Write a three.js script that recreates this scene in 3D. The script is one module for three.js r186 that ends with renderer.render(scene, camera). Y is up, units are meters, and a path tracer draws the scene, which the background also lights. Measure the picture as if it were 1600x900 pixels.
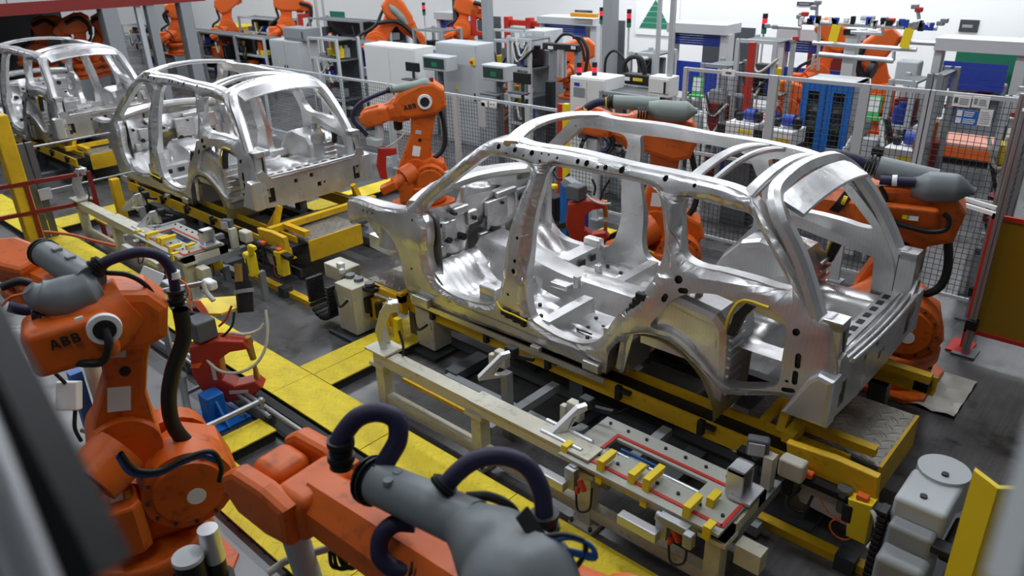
import * as THREE from 'three';
import { RoundedBoxGeometry } from 'three/addons/geometries/RoundedBoxGeometry.js';
import { mergeGeometries, mergeVertices, toCreasedNormals } from 'three/addons/utils/BufferGeometryUtils.js';
import { TessellateModifier } from 'three/addons/modifiers/TessellateModifier.js';
import { TextGeometry } from 'three/addons/geometries/TextGeometry.js';
import { FontLoader } from 'three/addons/loaders/FontLoader.js';
import { RectAreaLightUniformsLib } from 'three/addons/lights/RectAreaLightUniformsLib.js';

// ---------------------------------------------------------------- camera, light, exposure
RectAreaLightUniformsLib.init();
const scene = new THREE.Scene();
scene.background = new THREE.Color(0x2a2c30);
const renderer = new THREE.WebGLRenderer({ antialias: true });
renderer.toneMapping = THREE.LinearToneMapping;
renderer.toneMappingExposure = 1.0;
renderer.shadowMap.enabled = true;
const V = (x, y, z) => new THREE.Vector3(x, y, z);
const EYE = 3.7, FPX = 1182.33, PITCH = 0.43079, YAW = 0.752397, ROLL = 0.0301568;
const camera = new THREE.PerspectiveCamera(2 * Math.atan(450 / FPX) * 180 / Math.PI, 16 / 9, 0.05, 120);
const toWorld = (r, u, w) => V(r * Math.cos(YAW) - w * Math.sin(YAW), u, -r * Math.sin(YAW) - w * Math.cos(YAW));
const cFwd = toWorld(0, -Math.sin(PITCH), Math.cos(PITCH));
const cR0 = toWorld(1, 0, 0), cD0 = toWorld(0, -Math.cos(PITCH), -Math.sin(PITCH));
const cRight = cR0.clone().multiplyScalar(Math.cos(ROLL)).addScaledVector(cD0, Math.sin(ROLL));
const cDown = cD0.clone().multiplyScalar(Math.cos(ROLL)).addScaledVector(cR0, -Math.sin(ROLL));
camera.position.set(0, EYE, 0);
camera.quaternion.setFromRotationMatrix(new THREE.Matrix4().makeBasis(cRight, cDown.clone().negate(), cFwd.clone().negate()));
camera.focus = 6.4; camera.userData.fStop = 2.0;
scene.add(camera);
// a pixel of the 1600x900 photograph is a direction; the plane it is met with gives the distance
const rayOf = (px, py) => cFwd.clone().addScaledVector(cRight, (px - 800) / FPX).addScaledVector(cDown, (py - 450) / FPX);
const eye = () => V(0, EYE, 0);
const onY = (px, py, y = 0) => { const d = rayOf(px, py); return eye().addScaledVector(d, (y - EYE) / d.y); };
const onZ = (px, py, z) => { const d = rayOf(px, py); return eye().addScaledVector(d, z / d.z); };
const onX = (px, py, x) => { const d = rayOf(px, py); return eye().addScaledVector(d, x / d.x); };
const onPlane = (px, py, p, n) => { const d = rayOf(px, py); return eye().addScaledVector(d, p.clone().sub(eye()).dot(n) / d.dot(n)); };

// ---------------------------------------------------------------- random numbers and noise
let seedState = 12345;
const rnd = () => { seedState = (seedState * 1664525 + 1013904223) >>> 0; return seedState / 4294967296; };
const rr = (a, b) => a + (b - a) * rnd();

// ---------------------------------------------------------------- textures (grain, wear, print)
function gridTex(size, fn, color = false) {
  const d = new Uint8Array(size * size * 4);
  for (let y = 0; y < size; y++) for (let x = 0; x < size; x++) {
    const c = fn(x / size, y / size, x, y), i = (y * size + x) * 4;
    if (typeof c === 'number') d[i] = d[i + 1] = d[i + 2] = Math.max(0, Math.min(255, c * 255));
    else { d[i] = c[0] * 255; d[i + 1] = c[1] * 255; d[i + 2] = c[2] * 255; }
    d[i + 3] = 255;
  }
  const t = new THREE.DataTexture(d, size, size);
  t.wrapS = t.wrapT = THREE.RepeatWrapping; t.magFilter = THREE.LinearFilter; t.minFilter = THREE.LinearMipmapLinearFilter; t.generateMipmaps = true;
  if (color) t.colorSpace = THREE.SRGBColorSpace;
  t.needsUpdate = true; return t;
}
const lattice = new Float32Array(4096); for (let i = 0; i < 4096; i++) lattice[i] = rnd();
function vnoise(x, y, p) {   // tiling value noise, period p
  const xi = Math.floor(x), yi = Math.floor(y), fx = x - xi, fy = y - yi, sx = fx * fx * (3 - 2 * fx), sy = fy * fy * (3 - 2 * fy);
  const h = (a, b) => lattice[((((a % p) + p) % p) * 57 + (((b % p) + p) % p) * 131 + p * 17) & 4095];
  return (h(xi, yi) * (1 - sx) + h(xi + 1, yi) * sx) * (1 - sy) + (h(xi, yi + 1) * (1 - sx) + h(xi + 1, yi + 1) * sx) * sy;
}
const fbm = (u, v, p, o = 4) => { let s = 0, a = 0.5, n = 0; for (let i = 0; i < o; i++) { s += a * vnoise(u * p, v * p, p); n += a; a *= 0.5; p *= 2; } return s / n; };
const T = {
  metalRough: gridTex(512, (u, v) => 0.42 + 0.5 * fbm(u, v, 6, 5)),
  metalCol: gridTex(512, (u, v) => { const g = 0.78 + 0.2 * fbm(u, v, 5, 5) + 0.04 * (vnoise(u * 256, v * 8, 8) - 0.5); return [g, g * 0.995, g * 0.985]; }, true),
  metalBump: gridTex(512, (u, v) => fbm(u, v, 8, 3)),
  floorCol: gridTex(1024, (u, v) => {
    const n = fbm(u, v, 5, 6), s = fbm(u + 0.37, v + 0.11, 14, 4), sc = vnoise(u * 200, v * 14, 14);
    let g = 0.33 + 0.2 * (n - 0.5) + (s > 0.62 ? -0.1 * (s - 0.62) * 6 : 0) + 0.05 * (sc - 0.5); return [g, g * 0.995, g * 1.0];
  }, true),
  floorRough: gridTex(512, (u, v) => 0.3 + 0.4 * fbm(u, v, 7, 5)),
  plateBump: gridTex(256, (u, v) => {   // diamond tread: two rows of raised lozenges on each 1/4 tile
    let h = 0; const a = 4;
    for (const [ox, oy, d] of [[0, 0, 1], [0.5, 0.5, -1]]) {
      let x = (u * a + ox) % 1 - 0.5, y = (v * a + oy) % 1 - 0.5;
      const p = (x + d * y) * 0.7071, q = (x - d * y) * 0.7071;
      const r = (p / 0.4) ** 2 + (q / 0.14) ** 2; if (r < 1) h = Math.max(h, Math.sqrt(1 - r));
    }
    return h;
  }),
  yellowPlate: gridTex(512, (u, v) => {   // worn paint
    const n = fbm(u, v, 6, 5), s = fbm(u + 0.5, v + 0.2, 20, 4); const w = Math.max(0, s - 0.64) * 0.9;
    const k = 0.9 + 0.14 * (n - 0.5); return [0.98 * k - w * 0.5, 0.88 * k - w * 0.45, 0.17 * k + w * 0.1];
  }, true),
  paintRough: gridTex(256, (u, v) => 0.6 + 0.35 * fbm(u, v, 6, 4)),
  wornYellow: gridTex(512, (u, v) => {
    const n = fbm(u, v, 5, 5), s = fbm(u + 0.3, v + 0.7, 16, 4), w = Math.max(0, s - 0.65) * 1.0;
    const k = 0.88 + 0.2 * (n - 0.5); return [0.95 * k - w * 0.5, 0.76 * k - w * 0.4, 0.07 + w * 0.1];
  }, true),
  cream: gridTex(256, (u, v) => { const n = fbm(u, v, 5, 5), s = fbm(u + 0.4, v + 0.1, 18, 3), w = Math.max(0, s - 0.66) * 0.5, k = 0.8 + 0.12 * (n - 0.5) - w; return [k * 0.965, k * 0.95, k * 0.86]; }, true),
  orange: gridTex(256, (u, v) => { const n = fbm(u, v, 5, 5), s = fbm(u + 0.2, v + 0.6, 16, 4), w = Math.max(0, s - 0.62) * 1.4, k = 0.92 + 0.14 * (n - 0.5); return [0.89 * k - w * 0.5, 0.40 * k - w * 0.2, 0.06 * k]; }, true),
};
T.plateBump.repeat.set(1, 1);

// ---------------------------------------------------------------- materials
const std = (color, roughness = 0.6, metalness = 0, extra = {}) => new THREE.MeshStandardMaterial({ color, roughness, metalness, side: THREE.DoubleSide, ...extra });
const M = {
  alu: std(0xf0f1f3, 0.5, 0.82, { map: T.metalCol, roughnessMap: T.metalRough, bumpMap: T.metalBump, bumpScale: 0.004 }),
  aluPlain: std(0xd5d7da, 0.45, 0.9),
  aluTube: std(0xd9dce0, 0.38, 0.85),
  orange: std(0xffffff, 0.6, 0, { map: T.orange, roughnessMap: T.paintRough }),
  orangeFar: std(0xd9601a, 0.5, 0),
  orangeCable: std(0xe2652c, 0.5, 0),
  packGrey: std(0x767d80, 0.45, 0),
  packGreen: std(0x84908a, 0.5, 0),
  hoseNavy: std(0x1e1a3d, 0.55, 0),
  hoseBlack: std(0x141416, 0.5, 0),
  hoseWhite: std(0xc8c6b8, 0.5, 0),
  hoseBlue: std(0x1c4f8f, 0.4, 0),
  black: std(0x17181a, 0.55, 0),
  blackMetal: std(0x222326, 0.45, 0.4),
  dark: std(0x3a3d40, 0.6, 0.1),
  yellow: std(0xffffff, 0.75, 0, { map: T.wornYellow, roughnessMap: T.paintRough }),
  yellowPlain: std(0xe9cc1c, 0.5, 0),
  yellowPlate: std(0xffffff, 0.7, 0, { map: T.yellowPlate, bumpMap: T.plateBump, bumpScale: 0.004 }),
  steelPlate: std(0xa8a49c, 0.45, 0.75, { map: T.metalCol, bumpMap: T.plateBump, bumpScale: 0.004 }),
  cream: std(0xffffff, 0.6, 0, { map: T.cream, roughnessMap: T.paintRough }),
  creamPlain: std(0xc9c6b6, 0.55, 0),
  steel: std(0xa3a6a8, 0.4, 0.7),
  steelDark: std(0x6c6f73, 0.45, 0.6),
  greyPaint: std(0x8d9295, 0.55, 0),
  greyLight: std(0xb9bec0, 0.55, 0),
  greyDark: std(0x54585c, 0.6, 0),
  white: std(0xe4e5e2, 0.5, 0),
  whitePaper: std(0xeef0ee, 0.8, 0),
  wallWhite: std(0xe9eae8, 0.85, 0),
  red: std(0xb82a1c, 0.5, 0),
  redGun: std(0xa93018, 0.45, 0),
  redDark: std(0x7c1812, 0.55, 0),
  blue: std(0x1566b8, 0.45, 0),
  blueShutter: std(0x1d3da0, 0.5, 0),
  blueSign: std(0x1c6cc0, 0.5, 0),
  green: std(0x1f7a5c, 0.6, 0),
  greenLight: std(0x4fd27a, 0.5, 0),
  brass: std(0xb08d4a, 0.4, 0.8),
  amber: std(0xe09a1a, 0.4, 0),
  tableGrey: std(0xa9aaa0, 0.5, 0),
  rubber: std(0x2b2c2e, 0.8, 0),
  pink: std(0xc98f7c, 0.7, 0),
  glass: new THREE.MeshPhysicalMaterial({ color: 0xcfd6d8, roughness: 0.08, metalness: 0, transmission: 1, thickness: 0, side: THREE.DoubleSide }),
};

// ---------------------------------------------------------------- geometry helpers
const taken = {};
function numbered(n) { const k = taken[n] = (taken[n] || 0) + 1; return k === 1 ? n : n + '_' + String(k - 1).padStart(3, '0'); }
function rootOf(o) { while (o.parent && o.parent !== scene) o = o.parent; return o; }
function thing(name, label, category, pos = [0, 0, 0], group) {
  const o = new THREE.Group(); o.name = numbered(name); o.position.set(...(pos.isVector3 ? pos.toArray() : pos));
  o.userData = { label, category }; if (group) o.userData.group = group;
  scene.add(o); return o;
}
function boxUV(g, s = 1) {   // uv in metres, by the way each face points
  const p = g.attributes.position, uv = new Float32Array(p.count * 2), a = V(0, 0, 0), b = V(0, 0, 0), c = V(0, 0, 0), n = V(0, 0, 0);
  for (let i = 0; i < p.count; i += 3) {
    a.fromBufferAttribute(p, i); b.fromBufferAttribute(p, i + 1); c.fromBufferAttribute(p, i + 2);
    n.copy(b).sub(a).cross(c.clone().sub(a)); const ax = Math.abs(n.x), ay = Math.abs(n.y), az = Math.abs(n.z);
    for (let k = 0; k < 3; k++) {
      const v = [a, b, c][k]; const q = ay >= ax && ay >= az ? [v.x, v.z] : ax >= az ? [v.z, v.y] : [v.x, v.y];
      uv[(i + k) * 2] = q[0] * s; uv[(i + k) * 2 + 1] = q[1] * s;
    }
  }
  g.setAttribute('uv', new THREE.BufferAttribute(uv, 2)); return g;
}
const UP = V(0, 1, 0);
function flat(g) { const q = g.index ? g.toNonIndexed() : g; for (const k of Object.keys(q.attributes)) if (!['position', 'normal', 'uv'].includes(k)) q.deleteAttribute(k); if (!q.attributes.normal) q.computeVertexNormals(); return q; }
const asV = (p) => p.isVector3 ? p : V(...p);
class MB {   // collects shapes, then merges them into one named mesh
  constructor() { this.g = []; }
  add(g, m) { g = flat(g); if (m) g.applyMatrix4(m); this.g.push(g); return this; }
  box(x, y, z, sx, sy, sz, ry = 0, rx = 0, rz = 0) { return this.add(new THREE.BoxGeometry(sx, sy, sz), new THREE.Matrix4().compose(V(x, y, z), new THREE.Quaternion().setFromEuler(new THREE.Euler(rx, ry, rz, 'YXZ')), V(1, 1, 1))); }
  rbox(x, y, z, sx, sy, sz, r = 0.01, ry = 0, rx = 0, rz = 0) { return this.add(new RoundedBoxGeometry(sx, sy, sz, 2, Math.min(r, sx / 2.01, sy / 2.01, sz / 2.01)), new THREE.Matrix4().compose(V(x, y, z), new THREE.Quaternion().setFromEuler(new THREE.Euler(rx, ry, rz, 'YXZ')), V(1, 1, 1))); }
  span(x0, x1, y0, y1, z0, z1) { return this.box((x0 + x1) / 2, (y0 + y1) / 2, (z0 + z1) / 2, Math.abs(x1 - x0), Math.abs(y1 - y0), Math.abs(z1 - z0)); }
  cyl(a, b, r1, r2 = r1, seg = 16, open = false) {
    a = asV(a); b = asV(b); const d = b.clone().sub(a), L = d.length();
    return this.add(new THREE.CylinderGeometry(r2, r1, L, seg, 1, open), new THREE.Matrix4().compose(a.clone().addScaledVector(d, 0.5), new THREE.Quaternion().setFromUnitVectors(UP, d.normalize()), V(1, 1, 1)));
  }
  bar(a, b, w, h = w, up = UP) {   // square bar between two points
    a = asV(a); b = asV(b); const d = b.clone().sub(a), L = d.length(), x = d.normalize(); let z = x.clone().cross(up); if (z.lengthSq() < 1e-6) z = x.clone().cross(V(1, 0, 0)); z.normalize(); const y = z.clone().cross(x);
    return this.add(new THREE.BoxGeometry(L, h, w), new THREE.Matrix4().makeBasis(x, y, z).setPosition(a.clone().add(b).multiplyScalar(0.5)));
  }
  tube(pts, r, seg = 0, rad = 8, closed = false) { const c = new THREE.CatmullRomCurve3(pts.map(asV), closed, 'centripetal'); return this.add(new THREE.TubeGeometry(c, seg || Math.max(8, pts.length * 6), r, rad, closed)); }
  sphere(p, r, sx = 1, sy = 1, sz = 1) { p = asV(p); return this.add(new THREE.SphereGeometry(r, 16, 12), new THREE.Matrix4().compose(p, new THREE.Quaternion(), V(sx, sy, sz))); }
  prism(pts, depth, mat4, bevel = 0, holes = []) {   // outline in local x,y pushed along local z (centred)
    const s = new THREE.Shape(pts.map((p) => new THREE.Vector2(p[0], p[1])));
    for (const h of holes) s.holes.push(new THREE.Path(h.map((p) => new THREE.Vector2(p[0], p[1]))));
    const g = new THREE.ExtrudeGeometry(s, { depth: Math.max(1e-4, depth - 2 * bevel), bevelEnabled: bevel > 0, bevelSize: bevel, bevelThickness: bevel, bevelOffset: -bevel, bevelSegments: 2, curveSegments: 8 });
    g.translate(0, 0, -(depth - 2 * bevel) / 2); return this.add(g, mat4);
  }
  lathe(profile, mat4, seg = 28) { return this.add(new THREE.LatheGeometry(profile.map((p) => new THREE.Vector2(p[0], p[1])), seg), mat4); }
  each(name, material, parent, uvScale = 1) { const l = this.g; this.g = []; for (const g of l) { const m = new MB(); m.g = [g]; m.build(name, material, parent, uvScale); } }
  build(name, material, parent, uvScale = 1) {
    let g = mergeGeometries(this.g, false); this.g = [];
    const top = !parent || parent === scene; const r = top ? null : rootOf(parent);
    boxUV(g, uvScale);
    if (r) g.translate(-r.position.x, -r.position.y, -r.position.z);
    const m = new THREE.Mesh(g, material); m.name = top ? numbered(name) : name; m.castShadow = m.receiveShadow = true;
    (parent || scene).add(m); return m;
  }
}
const mb = () => new MB();
function tag(o, label, category, group) { o.userData.label = label; o.userData.category = category; if (group) o.userData.group = group; return o; }
function struct(o) { o.userData.kind = 'structure'; return o; }
function stuff(o) { o.userData.kind = 'stuff'; return o; }
function copyOf(o, pos, label, turn) {
  const c = o.clone(); c.name = numbered(o.name.replace(/_\d\d\d$/, '')); c.userData = { ...o.userData }; if (pos) c.position.set(...(pos.isVector3 ? pos.toArray() : pos)); if (label) c.userData.label = label; if (turn !== undefined) c.rotation.y = turn;
  scene.add(c); return c;
}
const basis = (o, x, y, z) => new THREE.Matrix4().makeBasis(x, y, z).setPosition(o);
function sweep(pts, prof, upOf) {   // closed 2D profile carried along a path, capped
  const n = pts.length, k = prof.length, pos = [], ring = [];
  for (let i = 0; i < n; i++) {
    const t = (pts[Math.min(n - 1, i + 1)].clone().sub(pts[Math.max(0, i - 1)])).normalize();
    const u0 = typeof upOf === 'function' ? upOf(i, pts[i]) : upOf; const s = t.clone().cross(u0).normalize(), u = s.clone().cross(t).normalize();
    const pr = typeof prof[0] === 'function' ? prof : prof; ring.push(pr.map((q) => pts[i].clone().addScaledVector(s, q[0]).addScaledVector(u, q[1])));
  }
  const tri = (a, b, c) => pos.push(a.x, a.y, a.z, b.x, b.y, b.z, c.x, c.y, c.z);
  for (let i = 0; i < n - 1; i++) for (let j = 0; j < k; j++) { const a = ring[i][j], b = ring[i][(j + 1) % k], c = ring[i + 1][(j + 1) % k], d = ring[i + 1][j]; tri(a, b, c); tri(a, c, d); }
  for (const [r, f] of [[ring[0], 1], [ring[n - 1], 0]]) for (let j = 1; j < k - 1; j++) f ? tri(r[0], r[j + 1], r[j]) : tri(r[0], r[j], r[j + 1]);
  const g = new THREE.BufferGeometry(); g.setAttribute('position', new THREE.Float32BufferAttribute(pos, 3)); g.setAttribute('uv', new THREE.Float32BufferAttribute(new Float32Array(pos.length / 3 * 2), 2)); return flat(toCreasedNormals(g, 0.7));
}
const rectProf = (w, h, c = 0.15) => { const a = w / 2, b = h / 2, e = Math.min(w, h) * c; return [[-a + e, -b], [a - e, -b], [a, -b + e], [a, b - e], [a - e, b], [-a + e, b], [-a, b - e], [-a, -b + e]]; };
function spline(pts, n) { return new THREE.CatmullRomCurve3(pts.map(asV), false, 'centripetal').getPoints(n); }
function text(str, size, depth, m4) { const g = new TextGeometry(str, { font: FONT, size, depth, curveSegments: 3 }); g.computeBoundingBox(); const b = g.boundingBox; g.translate(-(b.min.x + b.max.x) / 2, -(b.min.y + b.max.y) / 2, 0); if (m4) g.applyMatrix4(m4); return flat(g); }
const FONT = await new FontLoader().loadAsync('fonts/droid/droid_sans_bold.typeface.json');

// ---------------------------------------------------------------- the hall: floor, walls, ceiling and its lamps
const HALL = { x0: -40, x1: 5, z0: -17, z1: 5, h: 8 };
{
  const fm = std(0xffffff, 0.6, 0, { map: T.floorCol, roughnessMap: T.floorRough });
  struct(mb().span(HALL.x0, HALL.x1, -0.3, 0, HALL.z0, HALL.z1).build('floor', fm, null, 0.35));
  struct(mb().span(HALL.x0 - 0.3, HALL.x1 + 0.3, -0.3, HALL.h, HALL.z0 - 0.3, HALL.z0).build('wall_back', M.wallWhite));
  struct(mb().span(HALL.x0 - 0.3, HALL.x1 + 0.3, -0.3, HALL.h, HALL.z1, HALL.z1 + 0.3).build('wall_front', M.greyPaint));
  struct(mb().span(HALL.x0 - 0.3, HALL.x0, -0.3, HALL.h, HALL.z0, HALL.z1).build('wall_left', M.wallWhite));
  struct(mb().span(HALL.x1, HALL.x1 + 0.3, -0.3, HALL.h, HALL.z0, HALL.z1).build('wall_right', M.greyPaint));
  struct(mb().span(HALL.x0 - 0.3, HALL.x1 + 0.3, HALL.h, HALL.h + 0.3, HALL.z0 - 0.3, HALL.z1 + 0.3).build('ceiling', M.greyLight));
  const glow = new THREE.MeshStandardMaterial({ color: 0xffffff, emissive: 0xf4f8ff, emissiveIntensity: 6, roughness: 0.6 });
  const lampRows = [[0.5, [-20, -14, -8, -2]], [-4.6, [-32, -26, -20, -14, -8.5, -3]], [-9.5, [-32, -26, -20, -14, -8.5, -3]], [-14.2, [-33, -26, -19, -12, -5]], [-15.7, [-10.5, -6.5, -2.5]]];
  const power = { '0.5': 7, '-4.6': 30, '-9.5': 38, '-14.2': 22, '-15.7': 26 };
  for (const [z, xs] of lampRows) for (const x of xs) {
    const ly = z < -15 ? 5.2 : 7.3, low = z < -15;
    const t = thing('ceiling_light', low ? 'long fluorescent strip lamp hung low on rods along the back wall' : 'long fluorescent strip lamp hung below the factory ceiling', 'lamp', [x, ly, z], low ? 'low strip lamps along the back wall' : 'ceiling strip lamps');
    mb().box(x, ly + 0.06, z, 3.6, 0.08, 0.5).build('housing', M.greyLight, t); mb().span(x - 1.415, x - 1.385, ly + 0.1, HALL.h, z - 0.015, z + 0.015).span(x + 1.385, x + 1.415, ly + 0.1, HALL.h, z - 0.015, z + 0.015).each('hanger_rod', M.greyLight, t);
    mb().box(x, ly + 0.005, z, 3.5, 0.03, 0.42).build('diffuser', glow, t);
    const l = new THREE.RectAreaLight(0xf4f8ff, power[String(z)], 3.5, 0.42); l.name = 'lamp_light'; l.position.set(0, -0.03, 0); l.rotation.x = -Math.PI / 2; t.add(l);
  }
}

// ---------------------------------------------------------------- aluminium car bodies on the line
const CZ = -5.075;                                   // centre line of the conveyor
function halfW(X, Y) {
  let a = 0.925; if (Y > 1.2) a -= 0.2 * Math.pow(Math.min(1, (Y - 1.2) / 0.9), 1.3);
  if (Y > 2.0) a -= 0.1 * Math.pow(Math.min(1, (Y - 2.0) / 0.25), 1.5);
  if (X < -5) a -= 0.12 * Math.pow((-5 - X) / 1.3, 1.5);
  if (X > -2.6) a -= 0.1 * Math.pow(Math.min(1, (X + 2.6) / 1.3), 1.5);
  return a;
}
function sidePt(px, py) { let z = CZ + 0.9, p; for (let i = 0; i < 60; i++) { p = onZ(px, py, z); z = 0.5 * z + 0.5 * (CZ + halfW(p.x, Math.min(p.y, 2.3))); } return p; }
const loop2 = (pts, n) => { const q = pts.map(([x, y]) => { const p = sidePt(x, y); return V(p.x, p.y, 0); }); return new THREE.CatmullRomCurve3(q, true, 'centripetal').getPoints(n).slice(0, -1).map((p) => [p.x, p.y]); };
const CAR = {
  outer: loop2([[542, 312], [600, 325], [632, 325], [660, 300], [700, 266], [735, 238], [765, 219], [786, 214], [824, 226], [900, 238], [980, 258], [1060, 274], [1147, 297], [1172, 312], [1196, 350], [1222, 392], [1250, 445], [1272, 492], [1300, 503], [1304, 560], [1298, 632], [1252, 631], [1209, 620], [1127, 616],
    [1115, 604], [1096, 584], [1065, 553], [1034, 531], [1002, 523], [971, 531], [950, 552], [943, 587], [936, 588], [860, 556], [760, 518], [640, 470], [633, 452], [628, 436], [624, 412], [614, 382], [600, 362], [586, 350], [566, 345], [546, 350], [541, 332]], 300),
  holes: [
    loop2([[655, 334], [662, 352], [664, 376], [662, 396], [667, 420], [680, 445], [704, 463], [740, 474], [764, 476], [774, 464], [782, 428], [788, 380], [806, 318], [822, 280], [824, 263], [806, 253], [776, 246], [756, 246], [738, 258], [700, 288]], 110),
    loop2([[854, 264], [880, 264], [940, 276], [1000, 289], [1020, 298], [1028, 316], [1032, 350], [1034, 382], [1028, 414], [1010, 448], [980, 478], [956, 500], [942, 521], [928, 535], [905, 539], [875, 531], [848, 516], [828, 501], [820, 480], [821, 410], [828, 342], [840, 298]], 110),
    loop2([[1060, 325], [1064, 315], [1076, 312], [1110, 320], [1147, 330], [1168, 337], [1180, 354], [1200, 392], [1226, 438], [1234, 455], [1210, 452], [1181, 442], [1130, 428], [1084, 417], [1064, 402], [1060, 370]], 80),
    loop2([[1030, 490], [1052, 468], [1080, 459], [1130, 462], [1180, 478], [1222, 496], [1228, 512], [1222, 560], [1212, 604], [1170, 608], [1134, 604], [1116, 590], [1098, 568], [1070, 540], [1040, 520], [1016, 510]], 80),
  ],
};
const dot = (px, py, r) => { const p = sidePt(px, py), o = []; for (let i = 0; i < 10; i++) o.push([p.x + r * Math.cos(i * 0.628), p.y + r * Math.sin(i * 0.628)]); return o; };
const slot = (x0, y0, x1, y1, r) => { const a = sidePt(x0, y0), b = sidePt(x1, y1), d = new THREE.Vector2(b.x - a.x, b.y - a.y).normalize(), o = []; for (let i = 0; i <= 6; i++) { const t = Math.PI / 2 + i * Math.PI / 6; o.push([a.x + r * (d.x * Math.cos(t) - d.y * Math.sin(t)), a.y + r * (d.y * Math.cos(t) + d.x * Math.sin(t))]); } for (let i = 0; i <= 6; i++) { const t = -Math.PI / 2 + i * Math.PI / 6; o.push([b.x + r * (d.x * Math.cos(t) - d.y * Math.sin(t)), b.y + r * (d.y * Math.cos(t) + d.x * Math.sin(t))]); } return o; };
CAR.small = [dot(779, 229, 0.022), dot(805, 234, 0.02), dot(790, 240, 0.012), dot(831, 239, 0.022), dot(818, 243, 0.01), dot(846, 240, 0.009), dot(857, 242, 0.009), dot(870, 247, 0.011), dot(903, 252, 0.019), dot(917, 255, 0.022), dot(934, 261, 0.012), dot(946, 262, 0.02), dot(971, 266, 0.024), dot(843, 252, 0.012), dot(1040, 279, 0.02), dot(1085, 290, 0.014),
  dot(567, 329, 0.014), dot(574, 331, 0.012), dot(582, 333, 0.012), dot(644, 344, 0.013), dot(643, 420, 0.012), dot(1060, 437, 0.03), slot(1063, 454, 1071, 455, 0.019), slot(1040, 463, 1037, 468, 0.02), dot(1244, 519, 0.024), slot(1248, 556, 1246, 572, 0.018), slot(1243, 583, 1241, 598, 0.018), slot(1224, 609, 1238, 611, 0.016), dot(1229, 596, 0.011), dot(804, 408, 0.016), dot(802, 424, 0.022), dot(794, 460, 0.013), dot(808, 372, 0.014)];
const segDist = (x, y, loop) => { let m = 1e9; for (let i = 0; i < loop.length; i++) { const a = loop[i], b = loop[(i + 1) % loop.length], dx = b[0] - a[0], dy = b[1] - a[1]; let t = ((x - a[0]) * dx + (y - a[1]) * dy) / (dx * dx + dy * dy + 1e-12); t = t < 0 ? 0 : t > 1 ? 1 : t; const ex = x - a[0] - t * dx, ey = y - a[1] - t * dy, d = ex * ex + ey * ey; if (d < m) m = d; } return Math.sqrt(m); };
const smooth = (a, b, x) => { x = Math.max(0, Math.min(1, (x - a) / (b - a))); return x * x * (3 - 2 * x); };
function relief(x, y) {   // pressed depth below the outermost skin
  const d = Math.min(...CAR.holes.slice(0, 3).map((h) => segDist(x, y, h))), o = segDist(x, y, CAR.outer);
  let r = 0.035 * (1 - smooth(0.018, 0.045, d)) + 0.02 * (1 - smooth(0.012, 0.03, o));
  if (y < 0.82 && x > -5.2 && x < -2.95) { r += 0.02 * smooth(0.0, 0.02, 0.73 - y) + 0.03 * smooth(0, 0.015, 0.625 - y); }
  if (y > 1.2 && y < 2.1 && x > -3.95 && x < -3.45) { const c = -3.83 + 0.11 * (y - 1.2); r += 0.03 * (1 - smooth(0.03, 0.045, Math.abs(x - c - 0.03))); }   // channel in the centre pillar
  if (x > -2.62 && x < -2.3 && y > 1.55 && y < 2.1) r += 0.025 * (1 - smooth(0.02, 0.035, Math.abs(x + 2.46 + 0.1 * (2.1 - y))));
  r += 0.004 * Math.sin(x * 9) * Math.sin(y * 11);
  return r;
}
function skin(side, inset, holes, keep) {
  const s = new THREE.Shape(CAR.outer.map((p) => new THREE.Vector2(...p))); for (const h of holes) s.holes.push(new THREE.Path(h.map((p) => new THREE.Vector2(...p))));
  let g = new THREE.ShapeGeometry(s); g = new TessellateModifier(0.055, 9).modify(g.toNonIndexed());
  const p = g.attributes.position;
  for (let i = 0; i < p.count; i++) { const x = p.getX(i), y = p.getY(i); p.setZ(i, CZ + side * (halfW(x, y) - (inset ? inset : relief(x, y)))); }
  g.deleteAttribute('normal'); g.deleteAttribute('uv'); g = mergeVertices(g, 1e-4); g.computeVertexNormals(); g = g.toNonIndexed();
  g.setAttribute('uv', new THREE.Float32BufferAttribute(new Float32Array(g.attributes.position.count * 2), 2)); return g;
}
function rim(side, loop, inset) {
  const pos = [], z = (p, k) => CZ + side * (halfW(p[0], p[1]) - (k ? inset : relief(p[0], p[1])));
  for (let i = 0; i < loop.length; i++) { const a = loop[i], b = loop[(i + 1) % loop.length]; const A = [a[0], a[1], z(a, 0)], B = [b[0], b[1], z(b, 0)], C = [b[0], b[1], z(b, 1)], D = [a[0], a[1], z(a, 1)]; pos.push(...A, ...B, ...C, ...A, ...C, ...D); }
  const g = new THREE.BufferGeometry(); g.setAttribute('position', new THREE.Float32BufferAttribute(pos, 3)); g.setAttribute('uv', new THREE.Float32BufferAttribute(new Float32Array(pos.length / 3 * 2), 2)); g.computeVertexNormals(); return toCreasedNormals(g, 0.8);
}
function gridSurf(nx, nz, fn) {   // a pressed sheet: fn(u, v) gives a point
  const pos = [], P = []; for (let i = 0; i <= nx; i++) for (let j = 0; j <= nz; j++) P.push(fn(i / nx, j / nz));
  const at = (i, j) => P[i * (nz + 1) + j]; const put = (...q) => q.forEach((v) => pos.push(v[0], v[1], v[2]));
  for (let i = 0; i < nx; i++) for (let j = 0; j < nz; j++) { put(at(i, j), at(i + 1, j), at(i + 1, j + 1)); put(at(i, j), at(i + 1, j + 1), at(i, j + 1)); }
  const g = new THREE.BufferGeometry(); g.setAttribute('position', new THREE.Float32BufferAttribute(pos, 3)); g.setAttribute('uv', new THREE.Float32BufferAttribute(new Float32Array(pos.length / 3 * 2), 2)); return flat(toCreasedNormals(g, 0.6));
}
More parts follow.
